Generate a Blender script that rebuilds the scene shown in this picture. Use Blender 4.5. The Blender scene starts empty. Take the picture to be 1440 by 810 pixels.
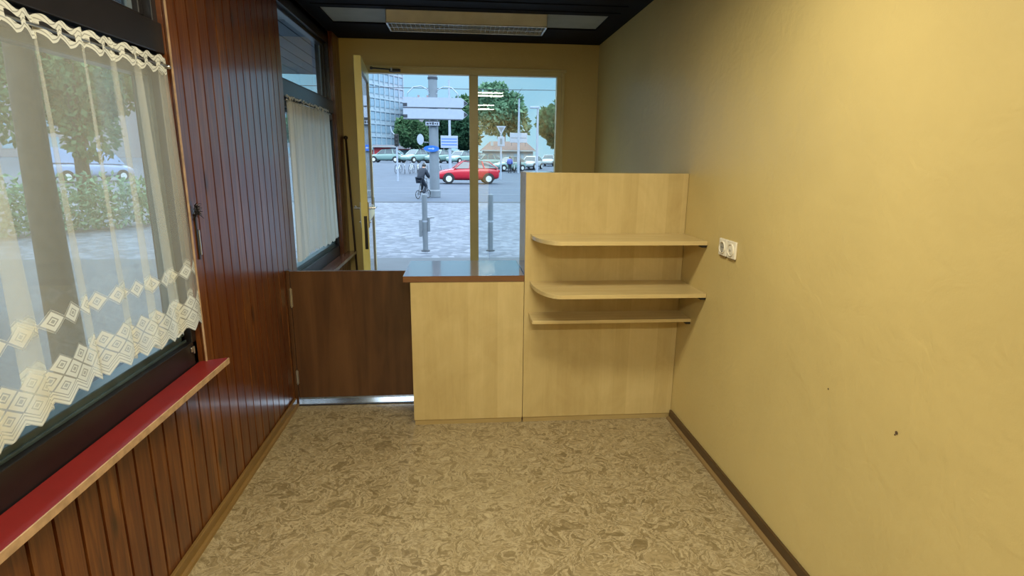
import bpy, bmesh, math, random
from mathutils import Vector, Matrix, noise
R = math.radians; PI = math.pi
SC = bpy.context.scene; COL = SC.collection

# ------------------------------------------------------------------ camera, world, sun, lamps, exposure
def cam_setup():
    yaw, pitch, roll = .08921, .22545, .010377
    f = Vector((math.sin(yaw)*math.cos(pitch), math.cos(yaw)*math.cos(pitch), -math.sin(pitch)))
    r = Vector((math.cos(yaw), -math.sin(yaw), 0)); u = r.cross(f)
    r2 = r*math.cos(roll) + u*math.sin(roll); u2 = -r*math.sin(roll) + u*math.cos(roll)
    cd = bpy.data.cameras.new('camera'); cd.sensor_width = 36; cd.lens = 788.3/1440*36
    cd.clip_start = .02; cd.clip_end = 1000
    c = bpy.data.objects.new('camera', cd); COL.objects.link(c)
    m = Matrix((( r2.x, u2.x, -f.x, 0), (r2.y, u2.y, -f.y, 0), (r2.z, u2.z, -f.z, 1.5), (0, 0, 0, 1)))
    c.matrix_world = m; SC.camera = c
cam_setup()
EXPOSURE = 0.0
LAMP_W = (37.0, 78.0)
LAMP_COL = (1.0, .935, .72)
SUN_W = 1.2
SKY = ((.40, .76, 1.0), (.30, .66, .98), (3.6, 4.4, 5.2))   # horizon, 25 degrees up, overhead (bright cloud)
SC.view_settings.view_transform = 'Standard'; SC.view_settings.look = 'None'
SC.view_settings.exposure = EXPOSURE; SC.view_settings.gamma = 1
SC.view_settings.use_curve_mapping = False
def world_setup():
    w = bpy.data.worlds.new('sky'); SC.world = w; w.use_nodes = True
    nt = w.node_tree; nt.nodes.clear(); N = nt.nodes.new; L = nt.links.new
    tc = N('ShaderNodeTexCoord'); sx = N('ShaderNodeSeparateXYZ'); L(tc.outputs['Generated'], sx.inputs[0])
    cr = N('ShaderNodeValToRGB'); e = cr.color_ramp.elements
    e[0].position = 0; e[0].color = (*SKY[0], 1); e[1].position = 1; e[1].color = (*SKY[2], 1)
    a = e.new(.26); a.color = (*SKY[1], 1); a = e.new(.42); a.color = (*SKY[2], 1)
    L(sx.outputs[2], cr.inputs[0])
    nz = N('ShaderNodeTexNoise'); nz.inputs['Scale'].default_value = 3; nz.inputs['Detail'].default_value = 5
    mp = N('ShaderNodeMapping'); mp.inputs['Scale'].default_value = (1, 1, 3.5)
    L(tc.outputs['Generated'], mp.inputs[0]); L(mp.outputs[0], nz.inputs[0])
    c2 = N('ShaderNodeValToRGB'); c2.color_ramp.elements[0].position = .48; c2.color_ramp.elements[1].position = .7
    L(nz.outputs[0], c2.inputs[0])
    mx = N('ShaderNodeMixRGB'); mx.inputs[2].default_value = (.62, .84, .95, 1)
    ml = N('ShaderNodeMath'); ml.operation = 'MULTIPLY'; ml.inputs[1].default_value = .35
    L(c2.outputs[0], ml.inputs[0]); L(ml.outputs[0], mx.inputs[0]); L(cr.outputs[0], mx.inputs[1])
    bg = N('ShaderNodeBackground'); bg.inputs[1].default_value = 1.0
    o = N('ShaderNodeOutputWorld'); L(mx.outputs[0], bg.inputs[0]); L(bg.outputs[0], o.inputs[0])
world_setup()
def sun_setup():
    ld = bpy.data.lights.new('sun', 'SUN'); ld.energy = SUN_W; ld.angle = R(25); ld.color = (.95, .97, 1)
    o = bpy.data.objects.new('sun', ld); COL.objects.link(o)
    o.rotation_euler = (R(48), 0, R(-150))
    d = Vector((-.35, .75, -.9)); o.rotation_euler = d.to_track_quat('-Z', 'Y').to_euler()
sun_setup()

# ------------------------------------------------------------------ node helpers
class NT:
    def __init__(s, name):
        s.m = bpy.data.materials.new(name); s.m.use_nodes = True; s.t = s.m.node_tree; s.t.nodes.clear()
    def n(s, typ, **kw):
        x = s.t.nodes.new('ShaderNode'+typ)
        for k, v in kw.items(): setattr(x, k, v)
        return x
    def l(s, a, b): s.t.links.new(a, b)
    def put(s, sock, v):
        if isinstance(v, V): s.l(v.o, sock)
        elif hasattr(v, 'is_output') or isinstance(v, bpy.types.NodeSocket): s.l(v, sock)
        else:
            if isinstance(v, tuple) and len(v) == 3 and len(sock.default_value) == 4: v = (*v, 1)
            sock.default_value = v
    def out(s, shader):
        o = s.n('OutputMaterial'); s.l(shader, o.inputs[0]); return s.m
    def math(s, op, a, b=None, c=None):
        x = s.n('Math', operation=op); s.put(x.inputs[0], a)
        if b is not None: s.put(x.inputs[1], b)
        if c is not None: s.put(x.inputs[2], c)
        return V(s, x.outputs[0])
    def coords(s, kind='Object', scale=(1, 1, 1)):
        tc = s.n('TexCoord'); mp = s.n('Mapping'); mp.inputs['Scale'].default_value = scale
        s.l(tc.outputs[kind], mp.inputs[0]); return mp.outputs[0]
    def noise(s, vec, scale, detail=4, rough=.5, dist=0.0):
        x = s.n('TexNoise'); s.l(vec, x.inputs['Vector']); x.inputs['Scale'].default_value = scale
        x.inputs['Detail'].default_value = detail; x.inputs['Roughness'].default_value = rough
        x.inputs['Distortion'].default_value = dist; return V(s, x.outputs['Fac'])
    def ramp(s, v, stops):
        x = s.n('ValToRGB'); s.put(x.inputs[0], v); e = x.color_ramp.elements
        while len(e) < len(stops): e.new(.5)
        for q, (p, c) in zip(e, stops):
            q.position = p; q.color = (c, c, c, 1) if not isinstance(c, tuple) else (*c, 1)
        return V(s, x.outputs[0])
    def mix(s, f, a, b, mode='MIX'):
        x = s.n('MixRGB', blend_type=mode); s.put(x.inputs[0], f); s.put(x.inputs[1], a); s.put(x.inputs[2], b)
        return V(s, x.outputs[0])
    def bsdf(s, color, rough=.5, metal=0, spec=.5, bump=None, bstr=.2, bdist=.002, coat=0, coat_rough=.1, normal=None):
        p = s.n('BsdfPrincipled'); s.put(p.inputs['Base Color'], color); s.put(p.inputs['Roughness'], rough)
        p.inputs['Metallic'].default_value = metal; p.inputs['Specular IOR Level'].default_value = spec
        p.inputs['Coat Weight'].default_value = coat; p.inputs['Coat Roughness'].default_value = coat_rough
        if bump is not None:
            b = s.n('Bump'); b.inputs['Strength'].default_value = bstr; b.inputs['Distance'].default_value = bdist
            s.put(b.inputs['Height'], bump); s.l(b.outputs[0], p.inputs['Normal'])
        return p.outputs[0]
class V:
    def __init__(s, t, o): s.t, s.o = t, o
    def __add__(s, b): return s.t.math('ADD', s, b)
    def __sub__(s, b): return s.t.math('SUBTRACT', s, b)
    def __rsub__(s, b): return s.t.math('SUBTRACT', b, s)
    def __mul__(s, b): return s.t.math('MULTIPLY', s, b)
    __rmul__ = __mul__; __radd__ = __add__
    def __truediv__(s, b): return s.t.math('DIVIDE', s, b)
    def lt(s, b): return s.t.math('LESS_THAN', s, b)
    def gt(s, b): return s.t.math('GREATER_THAN', s, b)
    def frac(s): return s.t.math('FRACT', s)
    def floor(s): return s.t.math('FLOOR', s)
    def abs(s): return s.t.math('ABSOLUTE', s)
    def max(s, b): return s.t.math('MAXIMUM', s, b)
    def min(s, b): return s.t.math('MINIMUM', s, b)

def plain(name, col, rough=.5, metal=0, spec=.5, var=.08, vs=9, bstr=0, coat=0):
    t = NT(name); c = t.coords(); n = t.noise(c, vs, 4)
    lo = tuple(x*(1-var) for x in col); hi = tuple(min(1, x*(1+var)) for x in col)
    cc = t.ramp(n, [(.3, lo), (.7, hi)])
    return t.out(t.bsdf(cc, rough, metal, spec, bump=n if bstr else None, bstr=bstr, coat=coat))

def mat_wall(name, col, soft=.5):
    t = NT(name); c = t.coords()
    n = t.noise(c, 1.6, 3); n2 = t.noise(c, 38, 4, .6); n3 = t.noise(c, 7, 3, .6, .6)
    cc = t.ramp(n, [(.3, tuple(x*.93 for x in col)), (.7, tuple(min(1, x*1.04) for x in col))])
    h = n2*.5 + n3*1.6
    return t.out(t.bsdf(cc, soft, 0, .35, bump=h, bstr=.55, bdist=.004))

def mat_panelling():
    t = NT('varnished pine boards'); tc = t.n('TexCoord'); s = t.n('SeparateXYZ'); t.l(tc.outputs['Object'], s.inputs[0])
    y = V(t, s.outputs[1]); z = V(t, s.outputs[2])
    idx = ((y - 2.336)/.0894).floor()
    cmb = t.n('CombineXYZ'); t.put(cmb.inputs[0], idx*7.31); t.put(cmb.inputs[1], y*26 + idx*3.7); t.put(cmb.inputs[2], z*1.3 + idx*1.9)
    g = t.noise(cmb.outputs[0], 1.5, 6, .6, 1.2)
    wn = t.n('TexWhiteNoise', noise_dimensions='1D'); t.put(wn.inputs['W'], idx)
    c2 = t.n('CombineXYZ'); t.put(c2.inputs[0], idx*5.1); t.put(c2.inputs[1], y*9); t.put(c2.inputs[2], z*3.2 + idx*.77)
    vo = t.n('TexVoronoi'); t.l(c2.outputs[0], vo.inputs[0]); vo.inputs['Scale'].default_value = 1.0
    kn = t.ramp(V(t, vo.outputs['Distance']), [(.07, 1.0), (.20, 0.0)])
    base = t.ramp(g, [(.30, (.052, .011, .0028)), (.5, (.120, .034, .0070)), (.70, (.235, .086, .018))])
    base = t.mix(V(t, wn.outputs['Value'])*.45, base, (.085, .016, .005))
    base = t.mix(kn*.8, base, (.022, .006, .002))
    return t.out(t.bsdf(base, .34, 0, .5, bump=g, bstr=.10, bdist=.002, coat=.48, coat_rough=.14))

def mat_wood(name, dark, mid, light, axis='z', rough=.35, coat=0.3, scale=1.0, mott=0.5, cr=.15):
    t = NT(name); st = {'z': (16, 16, 1.1), 'x': (1.1, 16, 16), 'y': (16, 1.1, 16)}[axis]
    c = t.coords('Object', tuple(v*scale for v in st)); g = t.noise(c, 1, 6, .6, .8)
    c2 = t.coords('Object', tuple(v*scale*.55 for v in ((9, 9, 3) if axis == 'z' else (3, 9, 9) if axis == 'x' else (9, 3, 9))))
    g2 = t.noise(c2, 1.3, 3, .6, .5)
    v = g*(1-mott) + g2*mott
    cc = t.ramp(v, [(.34, dark), (.5, mid), (.66, light)])
    return t.out(t.bsdf(cc, rough, 0, .5, bump=g, bstr=.05, coat=coat, coat_rough=cr))

def mat_maple():
    t = NT('maple laminate'); c = t.coords('Object', (1, 1, 1)); tc = t.n('TexCoord'); s = t.n('SeparateXYZ'); t.l(tc.outputs['Object'], s.inputs[0])
    x = V(t, s.outputs[0])
    st = (x/.083); idx = st.floor(); wn = t.n('TexWhiteNoise', noise_dimensions='1D'); t.put(wn.inputs['W'], idx)
    g = t.noise(t.coords('Object', (22, 22, 1.6)), 1, 6, .65, 1.0)
    m = t.noise(t.coords('Object', (5, 5, 4)), 1, 4, .6, 1.5)
    v = g*.36 + m*.46 + V(t, wn.outputs['Value'])*.18
    cc = t.ramp(v, [(.3, (.455, .335, .140)), (.5, (.53, .405, .180)), (.72, (.61, .475, .225))])
    return t.out(t.bsdf(cc, .38, 0, .4, coat=.1, coat_rough=.3))

def mat_floor():
    t = NT('marbled linoleum'); c = t.coords()
    warp = t.n('TexNoise'); t.l(c, warp.inputs['Vector']); warp.inputs['Scale'].default_value = 7; warp.inputs['Detail'].default_value = 3
    sub = t.n('VectorMath', operation='SUBTRACT'); t.l(warp.outputs['Color'], sub.inputs[0]); sub.inputs[1].default_value = (.5, .5, .5)
    sc = t.n('VectorMath', operation='SCALE'); t.l(sub.outputs[0], sc.inputs[0]); sc.inputs['Scale'].default_value = .20
    ad = t.n('VectorMath', operation='ADD'); t.l(c, ad.inputs[0]); t.l(sc.outputs[0], ad.inputs[1])
    n1 = t.noise(ad.outputs[0], 15, 4, .6, 1.6); n2 = t.noise(ad.outputs[0], 9, 3, .55, 2.4); n3 = t.noise(c, 1.4, 2)
    n4 = t.noise(ad.outputs[0], 34, 3, .6, 1.2)
    r1 = t.ramp((n1-.5).abs(), [(.0, 1.0), (.055, 0.0)])
    r2 = t.ramp((n2-.5).abs(), [(.0, 1.0), (.04, 0.0)])
    base = t.ramp(n4*.55+n1*.45, [(.36, (.175, .130, .062)), (.5, (.28, .215, .112)), (.64, (.40, .315, .175))])
    base = t.mix(r1*.65, base, (.58, .48, .30))
    base = t.mix(r2*.35, base, (.125, .085, .038))
    base = t.mix(n3*.25, base, (.23, .165, .08))
    return t.out(t.bsdf(base, .40, 0, .45, bump=n1, bstr=.04, coat=.12, coat_rough=.25))

def mat_glass(name, tint=(.93, .97, .96), rough=0.0, refl=1.0, f0=.042):
    t = NT(name); ge = t.n('NewGeometry'); dt = t.n('VectorMath', operation='DOT_PRODUCT')
    t.l(ge.outputs['Normal'], dt.inputs[0]); t.l(ge.outputs['Incoming'], dt.inputs[1])
    fres = t.math('POWER', 1.0-V(t, dt.outputs['Value']).abs(), 5.0)*.96+f0      # Schlick, the same from both sides of the pane
    tr = t.n('BsdfTransparent'); tr.inputs[0].default_value = (*tint, 1)
    gl = t.n('BsdfGlossy'); gl.inputs['Roughness'].default_value = rough; gl.inputs[0].default_value = (refl, refl, refl, 1)
    mx = t.n('MixShader'); t.put(mx.inputs[0], fres); t.l(tr.outputs[0], mx.inputs[1]); t.l(gl.outputs[0], mx.inputs[2])
    return t.out(mx.outputs[0])

def mat_lace(name, height, col, sheer, A=.029, P=.08, fancy=True):
    t = NT(name); uv = t.n('UVMap'); s = t.n('SeparateXYZ'); t.l(uv.outputs[0], s.inputs[0])
    u = V(t, s.outputs[0]); v = V(t, s.outputs[1])
    f = (u/P).frac(); tt = (f-.5).abs()*2
    a = (v/(2*A) + u/P).frac(); b = (v/(2*A) - u/P + 100).frac()
    r = ((a-.0).min(1.0-a)).min(b.min(1.0-b))*2      # 0 on lattice lines, 1 in the middle of a diamond
    w = v - tt*A
    # weave
    wv = t.noise(t.coords('UV', (260, 90, 1)), 1, 1, .5)
    sh = wv*.12 + (sheer-.06)
    # chevrons at the hem
    chev = ((w/.0105).frac()).gt(.30)*.45 + .50
    in1 = w.lt(A)
    # two rows of diamonds
    dia = (r.gt(.10))*.52 + .40
    dia = dia - (r.gt(.52)*r.lt(.66))*.45 - r.gt(.80)*.40
    in2 = (v + tt*A).lt(5*A+.002)*w.gt(A)
    # upper chain
    in3 = (v + tt*A).lt(9*A+.004)*(v - tt*A).gt(7*A-.004)
    # header
    vt = height - v
    wt = vt + tt*.020
    in4 = wt.lt(.060)
    lines = ((wt/.0125).frac()).gt(.28)*.45 + .50
    hole = (((f-.5)/.34).abs()).lt(1.0) * (vt-.026).abs().lt(.0085)
    hd = lines*(1.0-hole)
    al = sh
    def pick(al, m, val): return al*(1.0-m) + val*m
    if fancy:
        al = pick(al, in2, dia); al = pick(al, in1, chev); al = pick(al, in3, dia)
    else:
        al = pick(al, in2, dia*.3+.65)
    al = pick(al, in4, hd)
    al = t.math('MINIMUM', t.math('MAXIMUM', al, 0.0), 1.0)
    di = t.n('BsdfDiffuse'); di.inputs[0].default_value = (*col, 1)
    tl = t.n('BsdfTranslucent'); tl.inputs[0].default_value = (*[c*.9 for c in col], 1)
    m1 = t.n('MixShader'); m1.inputs[0].default_value = .32; t.l(di.outputs[0], m1.inputs[1]); t.l(tl.outputs[0], m1.inputs[2])
    tr = t.n('BsdfTransparent'); m2 = t.n('MixShader'); t.put(m2.inputs[0], al); t.l(tr.outputs[0], m2.inputs[1]); t.l(m1.outputs[0], m2.inputs[2])
    return t.out(m2.outputs[0])

def mat_emit(name, col, st):
    t = NT(name); e = t.n('Emission'); e.inputs[0].default_value = (*col, 1); e.inputs[1].default_value = st
    return t.out(e.outputs[0])

def mat_paving():
    t = NT('cobble paving'); c = t.coords('Object', (1, 1, 1))
    vo = t.n('TexVoronoi', feature='F1'); t.l(c, vo.inputs['Vector']); vo.inputs['Scale'].default_value = 7.5
    v2 = t.n('TexVoronoi', feature='DISTANCE_TO_EDGE'); t.l(c, v2.inputs['Vector']); v2.inputs['Scale'].default_value = 7.5
    s = t.n('SeparateXYZ'); t.l(vo.outputs['Color'], s.inputs[0])
    n = t.noise(c, .7, 3)
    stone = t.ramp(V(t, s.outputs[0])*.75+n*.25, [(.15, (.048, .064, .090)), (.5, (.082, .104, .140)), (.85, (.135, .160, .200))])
    e = t.ramp(V(t, v2.outputs['Distance']), [(.02, 1.0), (.07, 0.0)])
    cc = t.mix(e*.6, stone, (.07, .085, .11))
    return t.out(t.bsdf(cc, .6, 0, .4, bump=V(t, v2.outputs['Distance']), bstr=.5, bdist=.02))

def mat_leaf(name, lo, hi, sc=1.5):
    t = NT(name); c = t.coords(); n = t.noise(c, sc, 3)
    gi = t.n('NewGeometry'); rnd = V(t, gi.outputs['Random Per Island'])
    cc = t.ramp(n*.4 + rnd*.6, [(.2, lo), (.8, hi)])
    di = t.n('BsdfDiffuse'); t.put(di.inputs[0], cc); tl = t.n('BsdfTranslucent'); t.put(tl.inputs[0], cc)
    m = t.n('MixShader'); m.inputs[0].default_value = .3; t.l(di.outputs[0], m.inputs[1]); t.l(tl.outputs[0], m.inputs[2])
    return t.out(m.outputs[0])

M = {}
M['wall'] = mat_wall('ochre painted wall', (.60, .460, .185), .42)
M['wallside'] = M['wall']
M['frame_yellow'] = plain('yellow painted door frame', (.56, .47, .22), .35, var=.04)
M['leaf_yellow'] = plain('bright yellow door paint', (.86, .73, .25), .3, var=.04)
M['panel'] = mat_panelling()
M['maple'] = mat_maple()
M['maple_plinth'] = mat_wood('maple plinth', (.33, .235, .095), (.38, .275, .112), (.42, .31, .13), 'x', .45, .05)
M['maple_h'] = mat_wood('maple shelf laminate', (.50, .37, .165), (.57, .435, .20), (.64, .50, .25), 'x', .26, .25)
M['worktop'] = mat_wood('walnut worktop laminate', (.10, .040, .018), (.15, .062, .028), (.20, .085, .040), 'x', .16, 1.0, cr=.07)
M['gate'] = mat_wood('dark oak gate veneer', (.040, .015, .0055), (.078, .031, .0105), (.115, .050, .018), 'z', .36, .3, scale=.75, mott=.35)
M['floor'] = mat_floor()
M['dark'] = plain('black brown window frame paint', (.012, .010, .011), .32, var=.2)
M['ceil'] = plain('dark stained ceiling boards', (.004, .0045, .009), .75, spec=.15, var=.2)
M['ceilpanel'] = plain('grey ceiling panel', (.34, .36, .35), .7)
M['sash'] = plain('grey blue sash', (.055, .080, .085), .3)
M['ledge'] = plain('red laminate', (.19, .012, .010), .42, var=.08)
M['ledge_dark'] = mat_wood('brown ledge laminate', (.13, .05, .035), (.17, .07, .05), (.2, .09, .06), 'y', .25, .4)
M['ledge_edge'] = plain('worn beige edging', (.42, .27, .155), .5, var=.25, vs=30)
M['base_r'] = mat_wood('dark brown skirting', (.045, .022, .008), (.065, .033, .012), (.08, .042, .015), 'y', .35, .3)
M['base_r2'] = mat_wood('brown skirting foot', (.17, .10, .035), (.21, .13, .05), (.25, .16, .06), 'y', .4, .2)
M['base_l'] = mat_wood('light brown skirting', (.16, .09, .025), (.21, .12, .036), (.25, .15, .05), 'y', .4, .2)
M['glass'] = mat_glass('window glass')
M['doorglass'] = mat_glass('door glass', (.975, .99, .985), f0=.032)
M['lace'] = mat_lace('cream lace', .985, (.76, .76, .69), .27)
M['lace2'] = mat_lace('grey white net', 1.03, (.80, .82, .80), .86, A=.012, P=.05, fancy=False)
M['metal'] = plain('brushed metal', (.55, .55, .55), .28, 1, var=.05)
M['darkmetal'] = plain('dark metal', (.05, .05, .05), .35, .8)
M['whiteplastic'] = plain('cream white plastic', (.80, .74, .60), .35, var=.02)
M['greyplastic'] = plain('grey plastic', (.35, .33, .28), .45)
M['black'] = plain('black plastic', (.012, .011, .012), .45)
M['lampbody'] = plain('grey lamp housing', (.62, .62, .56), .4)
M['louvre'] = plain('aluminium louvre', (.50, .52, .50), .25, .7)
M['tube_off'] = plain('unlit tube', (.5, .52, .5), .3)
M['tube_on'] = mat_emit('lit tube', (.95, 1.0, .74), 8.0)
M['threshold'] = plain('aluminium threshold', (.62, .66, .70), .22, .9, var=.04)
M['paving'] = mat_paving()
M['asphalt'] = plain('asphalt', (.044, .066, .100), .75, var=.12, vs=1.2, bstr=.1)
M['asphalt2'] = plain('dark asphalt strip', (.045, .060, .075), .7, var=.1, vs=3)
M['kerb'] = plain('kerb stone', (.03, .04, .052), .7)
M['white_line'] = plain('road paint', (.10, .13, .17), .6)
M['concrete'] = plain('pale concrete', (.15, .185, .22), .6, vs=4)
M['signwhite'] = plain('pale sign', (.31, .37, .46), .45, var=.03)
M['signdark'] = plain('sign dark', (.03, .035, .05), .5)
M['signblue'] = plain('blue sign', (.02, .13, .55), .4)
M['red'] = plain('red car paint', (.42, .006, .022), .25, coat=.4, var=.03)
M['redwall'] = plain('dark red shop front', (.33, .02, .03), .5)
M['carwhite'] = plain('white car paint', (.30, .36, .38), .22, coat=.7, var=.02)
M['cargreen'] = plain('pale green car paint', (.17, .28, .27), .3, coat=.4, var=.03)
M['carblue'] = plain('light blue car paint', (.24, .34, .55), .22, coat=.7, var=.03)
M['carglass'] = plain('car glass', (.035, .06, .075), .08, var=.05)
M['tyre'] = plain('tyre rubber', (.015, .015, .017), .7)
M['hub'] = plain('alloy wheel', (.68, .72, .74), .35, .3)
M['carlamp'] = plain('lamp lens', (.75, .78, .8), .2)
M['redlamp'] = plain('red lens', (.6, .01, .02), .2)
M['bark'] = plain('tree bark', (.045, .038, .028), .9, var=.4, vs=12, bstr=.5)
M['leaf_d'] = mat_leaf('dark foliage', (.012, .040, .024), (.045, .105, .060))
M['leaf_m'] = mat_leaf('green foliage', (.030, .085, .040), (.115, .205, .105))
M['leaf_l'] = mat_leaf('light green foliage', (.055, .13, .075), (.22, .37, .24))
M['tower'] = plain('pale blue tower cladding', (.29, .39, .46), .5, var=.04)
M['towerwin'] = plain('tower glazing', (.21, .33, .42), .12, var=.25, vs=.4)
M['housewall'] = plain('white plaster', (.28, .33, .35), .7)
M['roof'] = plain('brown roof tiles', (.12, .085, .08), .8, var=.2)
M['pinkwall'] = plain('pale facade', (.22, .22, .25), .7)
M['pinkroof'] = plain('pink red cornice', (.62, .10, .16), .6)
M['skin'] = plain('skin', (.50, .30, .22), .5)
M['navy'] = plain('dark navy cloth', (.012, .020, .035), .8)
M['bluecloth'] = plain('blue cloth', (.03, .10, .42), .8)
M['hair'] = plain('dark hair', (.02, .015, .012), .6)
M['bike'] = plain('bicycle paint', (.05, .06, .07), .4)
M['bikewhite'] = plain('white bicycle paint', (.60, .66, .68), .4)
M['plasterhole'] = plain('chipped plaster', (.10, .06, .03), .9)
M['woodpole'] = plain('dark brown pole wood', (.035, .016, .009), .4)
M['render'] = plain('facade render', (.42, .40, .36), .8)

# ------------------------------------------------------------------ mesh helpers
class MB:
    def __init__(s): s.v = []; s.f = []; s.uv = None; s.smooth = False; s.mi = []
    def add(s, vs, fs, mi=0):
        b = len(s.v); s.v += [tuple(v) for v in vs]; s.f += [tuple(b+i for i in f) for f in fs]; s.mi += [mi]*len(fs); return s
    def box(s, x0, x1, y0, y1, z0, z1, bv=0, mi=0):
        if bv <= 0:
            vs = [(x, y, z) for z in (z0, z1) for y in (y0, y1) for x in (x0, x1)]
            return s.add(vs, [(0, 2, 3, 1), (4, 5, 7, 6), (0, 1, 5, 4), (2, 6, 7, 3), (0, 4, 6, 2), (1, 3, 7, 5)], mi)
        bm = bmesh.new(); bmesh.ops.create_cube(bm, size=1)
        for v in bm.verts: v.co = Vector(((x0+x1)/2 + v.co.x*(x1-x0), (y0+y1)/2 + v.co.y*(y1-y0), (z0+z1)/2 + v.co.z*(z1-z0)))
        bmesh.ops.bevel(bm, geom=list(bm.edges), offset=bv, segments=2, profile=.5, affect='EDGES')
        bm.verts.index_update()
        s.add([v.co for v in bm.verts], [tuple(v.index for v in f.verts) for f in bm.faces], mi); bm.free(); return s
    def prism(s, pts, a0, a1, axis='z', mi=0):
        def P(p, a):
            return {'z': (p[0], p[1], a), 'y': (p[0], a, p[1]), 'x': (a, p[0], p[1])}[axis]
        n = len(pts); vs = [P(p, a0) for p in pts] + [P(p, a1) for p in pts]
        fs = [tuple(range(n-1, -1, -1)), tuple(range(n, 2*n))] + [(i, (i+1) % n, n+(i+1) % n, n+i) for i in range(n)]
        return s.add(vs, fs, mi)
    def tube(s, pts, r, n=10, mi=0, cap=True):
        pts = [Vector(p) for p in pts]; rs = r if isinstance(r, (list, tuple)) else [r]*len(pts); rings = []
        up = Vector((0, 0, 1))
        for i, p in enumerate(pts):
            d = (pts[min(i+1, len(pts)-1)] - pts[max(i-1, 0)]).normalized()
            a = d.cross(up if abs(d.z) < .95 else Vector((1, 0, 0))).normalized(); b = d.cross(a)
            rings.append([p + (a*math.cos(2*PI*k/n) + b*math.sin(2*PI*k/n))*rs[i] for k in range(n)])
        vs = [v for rg in rings for v in rg]; fs = []
        for i in range(len(pts)-1):
            for k in range(n): fs.append((i*n+k, i*n+(k+1) % n, (i+1)*n+(k+1) % n, (i+1)*n+k))
        if cap: fs += [tuple(range(n)), tuple(range(len(vs)-1, len(vs)-n-1, -1))]
        return s.add(vs, fs, mi)
    def lathe(s, prof, c=(0, 0, 0), axis='z', n=20, mi=0, cap=True):
        vs = []; fs = []
        for (r, h) in prof:
            for k in range(n):
                a = 2*PI*k/n; p = (r*math.cos(a), r*math.sin(a), h)
                if axis == 'x': p = (p[2], p[0], p[1])
                if axis == 'y': p = (p[0], p[2], p[1])
                vs.append((p[0]+c[0], p[1]+c[1], p[2]+c[2]))
        for i in range(len(prof)-1):
            for k in range(n): fs.append((i*n+k, i*n+(k+1) % n, (i+1)*n+(k+1) % n, (i+1)*n+k))
        if cap: fs += [tuple(range(n)), tuple(range(len(vs)-1, len(vs)-n-1, -1))]
        return s.add(vs, fs, mi)
    def build(s, name, mat, parent=None, smooth=False, recalc=True):
        me = bpy.data.meshes.new(name); me.from_pydata(s.v, [], s.f)
        mats = mat if isinstance(mat, (list, tuple)) else [mat]
        for m in mats: me.materials.append(M[m])
        for p, mi in zip(me.polygons, s.mi): p.material_index = mi
        if recalc:
            bm = bmesh.new(); bm.from_mesh(me); bmesh.ops.recalc_face_normals(bm, faces=bm.faces); bm.to_mesh(me); bm.free()
        if smooth:
            for p in me.polygons: p.use_smooth = True
        o = bpy.data.objects.new(name, me); COL.objects.link(o)
        if parent: o.parent = parent
        return o
def tag(o, label=None, cat=None, group=None, kind=None):
    if label: o['label'] = label
    if cat: o['category'] = cat
    if group: o['group'] = group
    if kind: o['kind'] = kind
    return o
def thing(name, loc, label, cat, group=None, rz=0, kind=None):
    o = bpy.data.objects.new(name, None); COL.objects.link(o); o.location = loc; o.rotation_euler = (0, 0, rz)
    o.empty_display_size = .1
    return tag(o, label, cat, group, kind)
def struct(o, label, cat='structure'): return tag(o, label, cat, None, 'structure')
def dup(root, loc, rz=None, label=None, name=None, scale=None):
    r = root.copy(); COL.objects.link(r); r.location = loc
    if rz is not None: r.rotation_euler = (0, 0, rz)
    if scale: r.scale = scale
    if label: r['label'] = label
    for ch in list(root.children):
        c = ch.copy(); COL.objects.link(c); c.parent = r
        for g in ch.children:
            d = g.copy(); COL.objects.link(d); d.parent = c
    return r

XL, XR, YB, YF, ZC = -1.045, 1.231, 5.27, -1.6, 2.50
W1 = (-.05, 2.262, .685, 2.46); W2 = (3.585, 5.00, .655, 2.46)
GZ = -.05
PITCH = .0894; G0 = 2.336

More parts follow.
